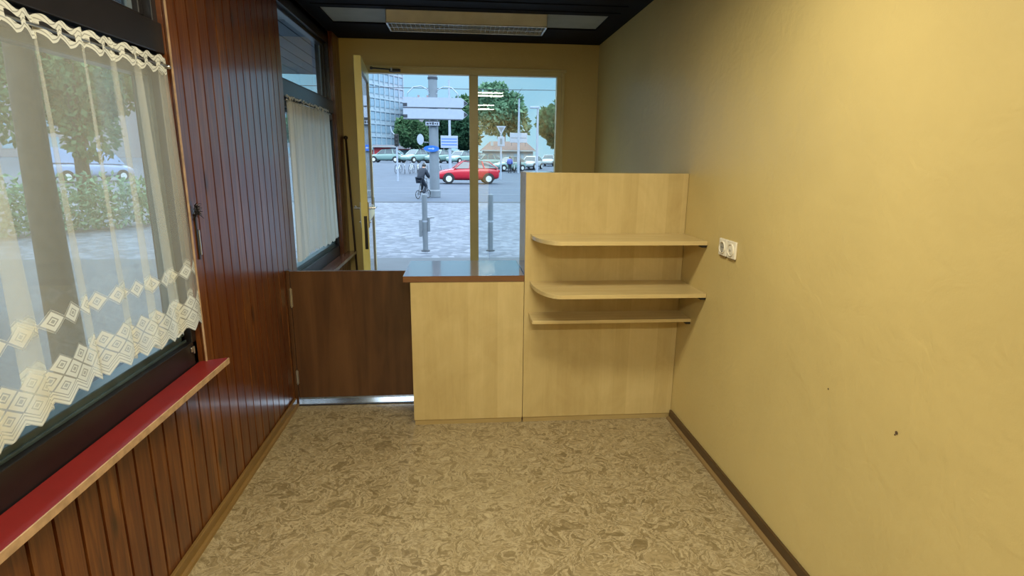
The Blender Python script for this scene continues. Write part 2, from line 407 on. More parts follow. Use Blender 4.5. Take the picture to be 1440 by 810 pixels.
# ------------------------------------------------------------------ the room
def build_shell():
    m = MB().box(XL-.14, XR+.2, YF-.1, YB+.12, -.12, 0)
    struct(m.build('floor', 'floor'), 'beige brown marbled linoleum floor', 'floor')
    m = MB().box(XR, XR+.2, YF-.1, YB+.12, 0, 2.75)
    wr = struct(m.build('wall_right', 'wall'), 'ochre yellow painted plaster wall on the right', 'wall')
    for (y, z, s) in ((1.368, .749, .006), (1.676, .752, .0035), (1.372, .741, .003)):
        h = MB().lathe([(s*.3, -.0006), (s, -.0004), (s*.7, .0004)], (XR-.0005, y, z), 'x', 7)
        h.build('plaster_chip', 'plasterhole', wr)
    m = MB().box(XL-.14, XR+.2, YF-.2, YF-.1, -.1, 2.75)
    struct(m.build('wall_front', 'wall'), 'ochre wall behind the viewer', 'wall')
    # back wall with the shop front opening x -.86...+.90, z 0...2.26
    m = MB(); y0, y1 = YB, YB+.12
    m.box(XL-.14, -.865, y0, y1, 0, 2.75); m.box(.905, XR+.01, y0, y1, 0, 2.75); m.box(-.865, .905, y0, y1, 2.275, 2.75)
    struct(m.build('wall_back', 'wall'), 'ochre end wall around the glazed shop door', 'wall')
    # ceiling with a recessed lighter panel
    m = MB(); px0, px1, py0, py1 = -.966, 1.063, 4.25, 4.71
    m.box(XL-.14, px0, YF-.1, YB+.12, ZC, 2.75); m.box(px1, XR+.01, YF-.1, YB+.12, ZC, 2.75)
    m.box(px0, px1, YF-.1, py0, ZC, 2.75); m.box(px0, px1, py1, YB+.12, ZC, 2.75); m.box(px0, px1, py0, py1, ZC+.02, 2.75)
    for y in (4.16, 3.98): m.box(px0-.03, px1+.05, y-.012, y, ZC-.006, ZC+.01)
    struct(m.build('ceiling', 'ceil'), 'almost black stained ceiling', 'ceiling')
    m = MB()
    m.box(px0+.001, px1-.001, py0+.001, py1-.001, ZC+.012, ZC+.019)
    struct(m.build('trim_1', 'ceilpanel'), 'grey panel set between the dark ceiling beams', 'trim')
    # skirtings
    m = MB(); m.box(XR-.014, XR, YF, 3.0, .012, .056, .003)
    b = struct(m.build('baseboard_right', 'base_r'), 'dark brown skirting board under the yellow wall', 'baseboard')
    MB().prism([(XR-.030, 0), (XR-.028, .010), (XR-.014, .016), (XR-.014, 0)], YF, 3.0, 'y').build('foot_moulding', 'base_r2', b)
    m = MB(); m.box(XL+.001, XL+.016, YF, 3.32, 0, .052, .003)
    b = struct(m.build('baseboard_left', 'base_l'), 'light brown skirting board under the pine panelling', 'baseboard')
    MB().prism([(XL+.030, 0), (XL+.027, .012), (XL+.016, .016), (XL+.016, 0)], YF, 3.32, 'y').build('foot_moulding', 'base_l', b)
build_shell()

def boards(m, ya, yb, z0, z1):
    """tongue and groove boards as one profile in x-y pulled up in z, plus the backing"""
    pts = [(XL, ya)]; k = math.ceil((ya-G0)/PITCH)
    while G0+k*PITCH < yb:
        g = G0 + k*PITCH
        if g-.005 > ya and g+.005 < yb:
            pts += [(XL, g-.0056), (XL-.0125, g-.0052), (XL-.0125, g+.0052), (XL, g+.0056)]
        k += 1
    pts += [(XL, yb)]
    for i in range(len(pts)-1):
        (x0, a), (x1, b) = pts[i], pts[i+1]
        m.add([(x0, a, z0), (x1, b, z0), (x1, b, z1), (x0, a, z1)], [(0, 1, 2, 3)])
    m.box(XL-.14, XL-.0127, ya, yb, z0, z1)
    for y in (ya, yb): m.add([(XL-.01, y, z0), (XL, y, z0), (XL, y, z1), (XL-.01, y, z1)], [(0, 1, 2, 3)])
    m.add([(XL-.01, ya, z1), (XL, ya, z1), (XL, yb, z1), (XL-.01, yb, z1)], [(0, 1, 2, 3)])
def build_left_wall():
    m = MB()
    boards(m, YF-.1, W1[0], 0, 2.60); boards(m, W1[0], W1[1], 0, W1[2]-.02); boards(m, W1[1], W2[0], 0, 2.60)
    boards(m, W2[0], W2[1], 0, W2[2]-.02); boards(m, W2[1], YB, 0, 2.6)
    m.box(XL-.14, XL-.03, W1[0], W1[1], W1[3], 2.6); m.box(XL-.14, XL-.03, W2[0], W2[1], W2[3], 2.6)
    o = struct(m.build('wall_left', 'panel', recalc=False), 'red brown varnished pine board wall on the left', 'wall')
    MB().box(XL-.002, XL+.004, W1[1]-.004, W1[1]+.001, W1[2], 2.5).build('edge_strip', 'ledge_edge', o)
build_left_wall()

def build_window(n, W, label, tz, split=None):
    y0, y1, z0, z1 = W; x0, x1 = XL-.13, XL-.030
    m = MB(); w = .055
    root = struct(thing('window_%d' % n, (0, 0, 0), label, 'window'), label, 'window')
    # outer casing
    m.box(x0, x1, y0, y1, z0-.02, z0+.095, .003); m.box(x0, x1, y0, y1, z1-.06, z1+.04, .003)
    m.box(x0, x1, y0, y0+w*.6, z0, z1, .003); m.box(x0, x1, y1-w*.6, y1, z0, z1, .003)
    m.box(x0, x1+.012, y0, y1, tz-.02, tz+.085, .004)            # transom rail
    m.box(x0, x1+.004, y0+.02, y1-.02, tz-.075, tz-.028, .004)
    if split:
        for s in split: m.box(x0, x1, s-.045, s+.045, z0, z1, .003)
    m.build('window_frame', 'dark', root)
    edges = [y0+w*.6] + sum(([s-.045, s+.045] for s in (split or [])), []) + [y1-w*.6]
    for i in range(0, len(edges), 2):
        a, b = edges[i], edges[i+1]
        for (c, d, top) in ((z0+.095, tz-.07, False), (tz+.08, z1-.055, True)):
            s = MB(); q = .030 if not top else .028; xs0, xs1 = x0+.02, x1-.028
            s.box(xs0, xs1, a, b, c, c+q, .004); s.box(xs0, xs1, a, b, d-q, d, .004); s.box(xs0, xs1, a, a+q, c, d, .004); s.box(xs0, xs1, b-q, b, c, d, .004)
            if not top: s.box(xs1, xs1+.008, a+.004, b-.004, c, c+.010, .002)
            s.build('sash', 'sash' if not top else 'dark', root)
            xm = (xs0+xs1)/2
            g = MB().box(xm-.002, xm+.002, a+q*.8, b-q*.8, c+q*.8, d-q*.8)
            g.build('window_pane', 'glass', root)
            if top:
                g = MB().box(xm-.004, xm+.004, b-q-.030, b-q+.002, c+q, d-q); g.build('reveal_strip', 'concrete', root)
    return root
build_window(1, W1, 'large dark framed window on the left behind lace curtain', 1.875, split=(.92,))
build_window(2, W2, 'narrower dark framed window nearer the shop door', 1.875)

def ledge(name, y0, y1, zt, depth, mats, label):
    root = thing(name, (XL+depth/2, (y0+y1)/2, zt-.02), label, 'window ledge')
    ox, oy, oz = root.location
    c = .03
    pts = [(XL-.025, y0), (XL+depth, y0), (XL+depth, y1-.0), (XL+depth-.004, y1+.028), (XL+.001, y1), (XL-.025, y1-.012)]
    MB().prism([(p[0]-ox, p[1]-oy) for p in pts], -.0, .0195, 'z').build('board', mats[0], root)
    e = MB().box(XL+depth-ox, XL+depth+.004-ox, y0-oy, y1-oy+.026, -.004, .0200, .0012)
    e.build('edge_band', mats[1], root)
    return root
def ledge1():
    root = ledge('window_ledge', W1[0]-.05, 2.27, .687, .072, ('ledge', 'ledge_edge'), 'red topped window ledge with worn beige edge below the big lace curtain')
    m = MB()
    root2 = ledge('window_ledge', 3.50, 5.165, .672, .075, ('ledge_dark', 'base_l'), 'brown window ledge beyond the gate below the small curtain')
ledge1()

# ------------------------------------------------------------------ curtains
def curtain(y0, y1, zt, zb, x0, mat, label, L, A, P, tooth, flare, seed, amp=.016, group=None):
    rnd = random.Random(seed); root = thing('lace_curtain', (x0, (y0+y1)/2, zt), label, 'curtain')
    oy = (y0+y1)/2
    n = int((y1-y0)/.0035); nr = 44
    def pos(yy, h):   # h 0 top .. 1 bottom
        q = yy + flare*h*(yy-y0)/(y1-y0)
        ph = 2*PI*(yy/L + .33*math.sin(yy*4.1+seed) + .15*math.sin(yy*9.7+1))
        k = .55 + .45*math.sin(yy*6.3+seed*2)
        a = A*(.75+.25*h)*(.55+.6*k)
        Y = q + a*math.sin(ph); X = x0 + amp*(.6+.6*h)*math.cos(ph)*(.6+.5*k) + .004*math.sin(ph*2.7+h*3)
        return X, Y
    ys = [y0 + (y1-y0)*i/n for i in range(n+1)]
    u = [0]
    for i in range(1, n+1):
        a = pos(ys[i-1], .5); b = pos(ys[i], .5); u.append(u[-1] + math.hypot(a[0]-b[0], a[1]-b[1]))
    vs = []; uvs = []
    Hh = zt-zb
    for i, yy in enumerate(ys):
        f = (u[i]/P) % 1; t = abs(f-.5)*2; zhem = tooth*t
        zs = zb + .010*math.sin(yy*7+seed)
        f2 = (u[i]/.08) % 1; wave = .006*math.sin(2*PI*f2)
        for j in range(nr+1):
            h = j/nr; z = zt + wave*(1-h)**6 - h*(zt + wave*(1-h)**6 - zs - zhem)
            X, Y = pos(yy, h)
            vs.append((X-x0, Y-oy, z-zt)); uvs.append((u[i], (1-h)*(Hh-zhem) + zhem))
    fs = []; idx = []
    for i in range(n):
        for j in range(nr):
            a = i*(nr+1)+j; fs.append((a, a+1, a+nr+2, a+nr+1))
    me = bpy.data.meshes.new('fabric'); me.from_pydata(vs, [], fs); me.materials.append(M[mat])
    uvl = me.uv_layers.new(name='UVMap')
    for lp in me.loops: uvl.data[lp.index].uv = uvs[lp.vertex_index]
    for p in me.polygons: p.use_smooth = True
    o = bpy.data.objects.new('lace_fabric', me); COL.objects.link(o); o.parent = root
    rod = MB().tube([(0, y0-oy-.01, -.026), (0, y1-oy+.015, -.026)], .0045, 10)
    for k in (y0-oy-.008, y1-oy+.012): rod.lathe([(.002, -.008), (.008, -.006), (.008, .006), (.002, .008)], (0, k, -.026), 'y', 12)
    for k in (y0+.05, y1-.05): rod.tube([(0, k-oy, -.026), (-.036, k-oy, -.026)], .003, 8)
    rod.build('curtain_rod', 'metal', root, smooth=True)
    return root
curtain(.02, 2.232, 1.838, .853, XL-.005, 'lace', 'long cream lace curtain with diamond border over the big window', .150, .070, .08, .029, .045, 3.0)
curtain(3.655, 4.765, 1.865, .842, XL-.004, 'lace2', 'short greyish net curtain on the far small window', .13, .020, .05, .012, .06, 5.0, amp=.011)

# ------------------------------------------------------------------ counter, tall divider, gate
YC = 3.011
def counter():
    root = thing('low_counter', (.025, YC+.24, 0), 'low light maple counter with dark brown worktop beside the gate', 'counter')
    ox, oy = .025, YC+.24
    def B(x0, x1, y0, y1, z0, z1, bv=.001): return MB().box(x0-ox, x1-ox, y0-oy, y1-oy, z0, z1, bv)
    B(-.287, .336, YC, YC+.019, .030, .842).build('front_panel', 'maple', root)
    B(-.287, -.268, YC+.0195, YC+.46, .030, .842).build('side_panel', 'maple', root)
    B(.317, .336, YC+.0195, YC+.46, .030, .842).build('side_panel', 'maple', root)
    B(-.283, .333, YC+.004, YC+.44, 0, .028, 0).build('plinth', 'maple_plinth', root)
    B(-.267, .316, YC+.05, YC+.44, .42, .438).build('inner_shelf', 'maple', root)
    B(-.326, .337, YC-.004, YC+.478, .843, .877, .003).build('worktop', 'worktop', root)
counter()
def tall():
    ox, oy = .785, YC+.15
    root = thing('tall_divider_cabinet', (ox, oy, 0), 'tall light maple cabinet with three corner shelves against the yellow wall', 'cabinet')
    def B(x0, x1, y0, y1, z0, z1, bv=.001): return MB().box(x0-ox, x1-ox, y0-oy, y1-oy, z0, z1, bv)
    B(.3385, 1.229, YC, YC+.019, .030, 1.434).build('front_panel', 'maple', root)
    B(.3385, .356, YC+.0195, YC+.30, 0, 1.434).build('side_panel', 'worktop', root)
    B(1.211, 1.229, YC+.0195, YC+.30, 0, 1.418).build('side_panel', 'maple', root)
    B(.3565, 1.229, YC+.0195, YC+.30, 1.418, 1.434).build('top_board', 'worktop', root)
    B(.36, 1.228, YC+.0195, YC+.28, .75, .768).build('inner_shelf', 'maple', root)
    B(.341, 1.222, YC+.004, YC+.29, 0, .028, 0).build('plinth', 'maple_plinth', root)
    def shelf(zt, ytip, rounded, th=.020, xl=.368):
        yb = YC-.0005; pts = [(1.2295, yb), (xl, yb)]
        if rounded:
            # left end: short straight then a big quarter round to the front edge
            rr = .085
            d = yb-ytip
            pts.append((xl-.001, yb-.05)); N = 14; rx, ry = .125, d-.05
            for k in range(N+1):
                a = PI/2*k/N
                pts.append((xl+rx-rx*math.cos(a), ytip+ry-ry*math.sin(a)))
        else:
            pts += [(xl, ytip)]
        pts += [(1.2295, ytip)]
        pp = [(p[0]-ox, p[1]-oy) for p in pts]
        s = MB().prism(pp, zt-th, zt, 'z').build('shelf', 'maple_h', root)
        m = MB()
        br = .0012
        m2 = s.modifiers.new('bev', 'BEVEL'); m2.width = .002; m2.segments = 2; m2.limit_method = 'ANGLE'
        MB().box(1.203-ox, 1.2293-ox, ytip+.006-oy, ytip+.050-oy, zt-th-.013, zt-th-.0005, .002).build('bracket', 'black', s)
        MB().box(xl+.008-ox, xl+.022-ox, yb-.055-oy, yb-.003-oy, zt-th-.010, zt-th-.0005, .002).build('bracket', 'black', s)
    shelf(1.108, 2.705, True); shelf(.845, 2.668, True); shelf(.668, 2.828, False, .018, .362)
tall()
def gate():
    oy = 3.362
    root = thing('swing_gate', (XL+.01, oy, 0), 'low dark brown wooden swing gate between panelled wall and counter', 'gate')
    MB().box(.014, .740, -.014, .014, .042, .842, .0015).build('gate_panel', 'gate', root)
    MB().box(-.009, .011, -.013, .030, .001, .846, .001).build('gate_post', 'gate', root)  # dark batten added to stop light showing through the hinge gap
    for (a, b) in ((.622, .743), (.13, .225)):
        h = MB().tube([(.0125, -.0175, a), (.0125, -.0175, b)], .0042, 10); h.box(.004, .021, -.0155, -.0135, a+.006, b-.006)
        h.build('hinge', 'metal', root)
    # doorstop post at the wall
    m = MB().box(XL+.001, XL+.010, 3.335, 3.345, .0, .0); 
gate()
def threshold():
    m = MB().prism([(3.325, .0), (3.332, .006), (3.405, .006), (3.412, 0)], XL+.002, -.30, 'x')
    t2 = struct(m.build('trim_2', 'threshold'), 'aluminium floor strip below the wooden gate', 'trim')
    MB().box(XL+.002, -.30, 3.316, 3.3255, 0, .005).build('dark_edge', 'black', t2)  # thin dark strip along the front of the floor strip
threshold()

# ------------------------------------------------------------------ sockets
def socket(y, label, kind):
    r = thing('wall_socket', (XR-.0005, y, 1.107), label, 'socket')
    MB().box(-.011, 0, -.0395, .0395, -.040, .040, .004).build('cover_plate', 'whiteplastic', r)
    ring = MB().lathe([(.027, -.0165), (.0285, -.016), (.0285, -.010), (.0255, -.010), (.0255, -.0165), (.027, -.0165)], (0, 0, 0), 'x', 28, cap=False)
    ring.build('socket_ring', 'whiteplastic', r, smooth=False)
    if kind == 0:
        MB().lathe([(.0001, -.0116), (.0245, -.0115), (.0245, -.0105)], (0, 0, 0), 'x', 24).build('socket_well', 'greyplastic', r)
        for dy in (-.0095, .0095): MB().lathe([(.0001, -.0135), (.0022, -.0135), (.0022, -.0112)], (0, dy, 0), 'x', 12).build('contact_hole', 'black', r)
        for dz in (-.021, .021): MB().box(-.0155, -.0115, -.0035, .0035, dz-.003, dz+.003).build('earth_clip', 'metal', r)
    else:
        MB().lathe([(.0001, -.0145), (.020, -.0145), (.022, -.0115)], (0, 0, 0), 'x', 24).build('socket_well', 'whiteplastic', r)
        MB().lathe([(.0001, -.0185), (.0045, -.0185), (.0065, -.0145)], (0, 0, 0), 'x', 14).build('centre_pin', 'greyplastic', r)
    MB().box(-.0075, -.0002, -.030, .030, -.0465, -.0405).build('lower_strip', 'base_r2', r)  # narrow brown strip along the bottom of the cover plate
socket(2.523, 'white wall socket with two pin holes, nearer the shelves', 0)
socket(2.436, 'white round-faced aerial outlet, right beside the twin-hole socket', 1)

# ------------------------------------------------------------------ ceiling lamps
def ceiling_lamp(x0, x1, y0, y1, lit, label, power=0):
    cx, cy = (x0+x1)/2, (y0+y1)/2; r = thing('ceiling_light', (cx, cy, ZC), label, 'ceiling light')
    hx, hy = (x1-x0)/2, (y1-y0)/2; zt, zb = (.018 if not lit else -.002), -.073
    h = MB()
    h.box(-hx, hx, -hy, -hy+.004, zb+.004, zt); h.box(-hx, hx, hy-.004, hy, zb+.004, zt)
    h.box(-hx, -hx+.004, -hy, hy, zb+.004, zt); h.box(hx-.004, hx, -hy, hy, zb+.004, zt); h.box(-hx, hx, -hy, hy, zt-.004, zt-.001)
    h.build('housing', 'lampbody', r)
    f = MB()
    f.box(-hx-.002, hx+.002, -hy-.002, -hy+.012, zb-.002, zb+.006, .002); f.box(-hx-.002, hx+.002, hy-.012, hy+.002, zb-.002, zb+.006, .002)
    f.box(-hx-.002, -hx+.012, -hy, hy, zb-.002, zb+.006, .002); f.box(hx-.012, hx+.002, -hy, hy, zb-.002, zb+.006, .002)
    f.box(-hx, hx, -.006, .006, zb-.001, zb+.012)
    f.build('rim', 'louvre', r)
    n = 34
    lv = MB()
    for k in range(1, n):
        x = -hx + 2*hx*k/n; lv.box(x-.0012, x+.0012, -hy+.012, -.006, zb, zb+.026); lv.box(x-.0012, x+.0012, .006, hy-.012, zb, zb+.026)
    tag(lv.build('louvre_grid', 'louvre', r), 'thin crosswise louvre blades')
    for s in (-1, 1):
        t = MB().tube([(-hx+.02, s*hy*.5, -.030), (hx-.02, s*hy*.5, -.030)], .013, 14)
        t.build('lamp_tube', 'tube_on' if lit else 'tube_off', r, smooth=True)
    if lit:
        ld = bpy.data.lights.new('lamp_glow', 'AREA'); ld.shape = 'RECTANGLE'; ld.size = 2*hx-.06; ld.size_y = 2*hy-.04
        ld.energy = power; ld.color = LAMP_COL
        o = bpy.data.objects.new('lamp_glow', ld); COL.objects.link(o); o.parent = r; o.location = (0, 0, zb-.006)
ceiling_lamp(-.523, .620, 4.31, 4.585, False, 'unlit grey louvred strip light on the ceiling near the shop door')
ceiling_lamp(-.52, .66, 1.52, 1.80, True, 'lit louvred strip light on the ceiling just in front of the viewer', LAMP_W[0])
ceiling_lamp(-.52, .66, -.9, -.62, True, 'added fill light behind the viewer, shaped as a louvred strip light', LAMP_W[1])  # unseen lamp, added as fill to even out the room light

# ------------------------------------------------------------------ shop front
def shopfront():
    yb0, yb1 = YB-.012, YB+.062
    root = struct(thing('door_1', (0, YB, 0), 'yellow framed glazed shop front with an open door', 'door'), 'yellow framed glazed shop front with fixed pane', 'door')
    m = MB()
    def B(mm, x0, x1, z0, z1, a=yb0, b=yb1, bv=.003): mm.box(x0, x1, a-YB, b-YB, z0, z1, bv)
    B(m, -.862, .902, 2.222, 2.274); B(m, -.862, -.812, 0, 2.222); B(m, .857, .902, 0, 2.222); B(m, .070, .149, 0, 2.222)
    B(m, .149, .857, 0, .28); B(m, -.90, .94, 2.262, 2.285, YB-.02, YB-.001, .002); B(m, .898, .925, 0, 2.262, YB-.018, YB-.001, .002)
    m.build('door_frame', 'frame_yellow', root)
    for k, (dy, tilt) in enumerate(((.016, .0015), (.040, .0080))):
        zc = (2.222+.28)/2; h = (2.222-.28)/2
        g = MB(); g.box(.149, .857, dy-.0015, dy+.0015, .28, 2.222)
        g.v = [(x, y-(z-zc)*tilt*(1), z) for (x, y, z) in g.v]
        g.build('window_pane', 'doorglass', root)
    s = MB(); s.box(-.812, .070, -.01, .06, -.001, .012); s.build('door_sill', 'threshold', root)
shopfront()
def door_leaf():
    # hinged at (-.812, YB-.01), opened inward about 86 degrees
    L_, T, Hh = .805, .052, 2.232
    root = thing('door_leaf', (-.828, YB-.022, 0), 'bright yellow edged glass door leaf standing open into the shop', 'door')
    ang = math.atan2(4.46-(YB-.022), -.757+.828); root.rotation_euler = (0, 0, ang)
    # local x along the leaf, y thickness (positive y = right side seen by the viewer)
    m = MB(); s = .045
    m.box(0, s, -T/2, T/2, .012, Hh, .003); m.box(L_-s*1.0, L_, -T/2, T/2, .012, Hh, .003)
    m.box(s, L_-s, -T/2, T/2, Hh-.095, Hh, .003); m.box(s, L_-s, -T/2, T/2, .012, .16, .003); m.box(s, L_-s, -T/2, T/2, 1.000, 1.085, .003)
    m.build('leaf_frame', 'leaf_yellow', root)
    for (a, b) in ((.16, 1.0), (1.085, Hh-.095)):
        MB().box(s-.005, L_-s+.005, .012, .016, a-.005, b+.005).build('glass_pane', 'doorglass', root)
        g = MB()
        for sy in (.0065, .0205):
            g.box(s, s+.005, sy-.0055, sy+.0055, a, b); g.box(L_-s-.007, L_-s, sy-.0055, sy+.0055, a, b)
            g.box(s, L_-s, sy-.0055, sy+.0055, a, a+.007); g.box(s, L_-s, sy-.0055, sy+.0055, b-.007, b)
        g.build('glazing_bead', 'greyplastic', root)
    # lock on the edge, handle plates and levers
    MB().box(L_-.0004, L_+.003, -.006, .018, .80, 1.06, .001).build('lock_faceplate', 'darkmetal', root)
    for sy in (-1, 1):
        h = MB(); y = sy*(T/2+.004)
        h.box(L_-.062, L_-.028, min(y-.004, y+.004), max(y-.004, y+.004), .965, 1.165, .003)
        h.tube([(L_-.045, y, 1.118), (L_-.045, y+sy*.045, 1.118), (L_-.16, y+sy*.050, 1.118)], .009, 10)
        h.lathe([(.004, -.010), (.010, -.006), (.010, .006), (.004, .010)], (L_-.045, y+sy*.005, 1.01), 'y', 14)
        h.build('door_handle', 'metal', root)
    # hinges
    for z in (.25, 1.1, 1.98): MB().tube([(-.006, T/2-.004, z-.05), (-.006, T/2-.004, z+.05)], .009, 10).build('hinge', 'metal', root)
door_leaf()
def closer():
    r = thing('door_closer', (-.60, YB-.03, 2.245), 'slim dark overhead door closer arm on the yellow header', 'door closer')
    MB().box(-.02, .075, -.02, .018, -.014, .010, .003).build('bracket', 'darkmetal', r)
    m = MB().tube([(.0, -.012, .004), (-.155, -.13, -.004)], .006, 8); m.lathe([(.004, -.012), (.011, -.010), (.011, .010), (.004, .012)], (-.155, -.13, -.004), 'z', 12)
    m.build('arm', 'darkmetal', r)
    MB().lathe([(.004, -.014), (.012, -.012), (.012, .012), (.004, .014)], (0, -.012, .004), 'z', 12).build('pivot', 'metal', r)
closer()
def pole():
    m = MB(); m.tube([(-.965, 5.215, .002), (-1.022, 5.245, 1.66)], .0095, 12)
    m.lathe([(.004, -.016), (.016, -.010), (.019, 0), (.016, .012), (.004, .018)], (-1.0225, 5.2455, 1.672), 'z', 16)
    tag(m.build('wooden_pole', 'woodpole', smooth=True), 'thin dark wooden pole with a knob leaning in the far left corner', 'pole')
pole()
def stay():
    r = thing('window_stay', (XL+.001, 2.315, 1.16), 'narrow metal window stay with dark tuft on the board wall by the curtain', 'window stay')
    MB().box(0, .006, -.006, .004, -.045, .055, .0015).build('metal_strip', 'metal', r)
    MB().box(0, .004, -.020, -.010, -.06, .12, .001).build('back_strip', 'darkmetal', r)
    rnd = random.Random(8); m = MB()
    for k in range(46):
        a = rnd.uniform(0, 2*PI); b = rnd.uniform(-1, 1); L_ = rnd.uniform(.016, .034)
        d = Vector((abs(math.cos(a))*.7, math.sin(a), b)).normalized()*L_; c = Vector((.008, -.022, .135+rnd.uniform(-.018, .018)))
        m.tube([c, c+d*.6, c+d+Vector((0, 0, -.006))], [.0022, .0018, .0006], 5)
    m.build('tuft', 'black', r)
stay()
def frame_bits():
    # small turn catch at the low corner of the big window, dark drop latch on its transom
    r = thing('window_catch', (XL-.030, 2.215, .752), 'small silvery window catch at the low right frame corner', 'window catch')
    MB().box(0, .006, -.010, .010, -.010, .010, .002).build('catch_plate', 'metal', r); MB().box(.006, .012, -.002, .003, -.016, .014, .001).build('catch_lever', 'metal', r)
frame_bits()

# ------------------------------------------------------------------ outdoors: ground
def gz(x, y):
    def st(a, b, v): t = max(0, min(1, (v-a)/(b-a))); return t*t*(3-2*t)
    left = st(42, 60, y)*1.05 + st(60, 110, y)*.35; right = st(52, 78, y)*.75 + st(78, 120, y)*.4
    t = st(-1.5, 4.5, x); return GZ + left*(1-t) + right*t
def ground():
    m = MB().box(-70, 60, 8.95, 20.6, -.30, GZ); struct(m.build('pavement', 'paving'), 'grey cobbled pavement in front of the shop', 'pavement')
    m = MB().box(-70, 60, YB+.12, 8.95, -.30, GZ); m.box(-70, XL-.14, -12, YB+.12, -.30, GZ)
    struct(m.build('asphalt_strip', 'asphalt2'), 'dark smooth strip just outside the shop door', 'pavement')
    m = MB().box(-70, 60, 20.6, 20.95, -.30, GZ+.015, .01); struct(m.build('kerb', 'kerb'), 'dark kerb stones along the road', 'kerb')
    m = MB(); xs = [-140, -90, -50, -30, -16] + [-8+k for k in range(0, 21)] + [20, 40, 80, 140]; ys = [20.95, 30, 42] + [44+2*k for k in range(38)] + [140, 200, 280]
    nx = len(xs); vs = [(x, y, gz(x, y)-.01) for y in ys for x in xs]
    fs = [(j*nx+i, j*nx+i+1, (j+1)*nx+i+1, (j+1)*nx+i) for j in range(len(ys)-1) for i in range(nx-1)]
    m.add(vs, fs); m.box(-140, 140, 20.95, 42, -.42, GZ-.02)
    struct(m.build('road', 'asphalt'), 'grey road and square beyond the kerb', 'road')
    m = MB()
    for (y, w) in ((25.6, .18), (31.0, .25), (40.5, .3)): m.box(-60, 60, y, y+w, GZ-.01, GZ-.004)
    for k in range(12): m.box(-30+k*5, -28+k*5, 28.2, 28.35, GZ-.01, GZ-.004)
    struct(m.build('road_marking', 'white_line'), 'pale painted lines along the road', 'road marking')
ground()
def outer_wall():
    m = MB()
    m.box(XL-.14, -.87, YB+.121, YB+.16, GZ, 3.4); m.box(.91, 6.0, YB+.121, YB+.16, GZ, 3.4); m.box(-.87, .91, YB+.121, YB+.16, 2.28, 3.4)
    m.box(XR+.2, 6, YF, YB+.12, GZ, 3.4)
    struct(m.build('wall_outer', 'render'), 'rendered street side of the shop wall', 'wall')
outer_wall()
def bollard(x, label, parts):
    r = thing('bollard', (x, 9.62, GZ), label, 'bollard', None)
    m = MB().lathe([(.045, 0), (.045, .94), (.040, .965), (.02, .975)], (0, 0, 0), 'z', 18); m.build('post', 'concrete', r, smooth=False)
    MB().lathe([(.075, 0), (.075, .012), (.05, .022)], (0, 0, 0), 'z', 18).build('foot_ring', 'kerb', r)
    MB().lathe([(.0465, .50), (.0465, .53)], (0, 0, 0), 'z', 18).build('light_band', 'signwhite', r)
    if parts:
        MB().box(-.10, -.05, -.03, .03, .25, .54, .006).build('side_box', 'concrete', r)
        MB().box(.048, .085, -.03, .03, .34, .58, .006).build('side_box', 'concrete', r)
        MB().tube([(.05, 0, .565), (.16, 0, .575)], .008, 8).build('side_arm', 'concrete', r)
bollard(-.635, 'grey metal bollard with side boxes, left of the yellow mullion', True)
bollard(.478, 'plain grey metal bollard seen right of the yellow mullion', False)

def overhang():
    m = MB()
    for k in range(9): m.box(XL-.30-k*.15, XL-.16-k*.15, -3, YB+2.2, 2.49, 2.515)
    m.box(XL-1.52, XL-.141, -3, YB+2.2, 2.517, 2.70)
    struct(m.build('canopy', 'concrete'), 'slatted soffit above the pavement outside the left windows', 'canopy')
overhang()
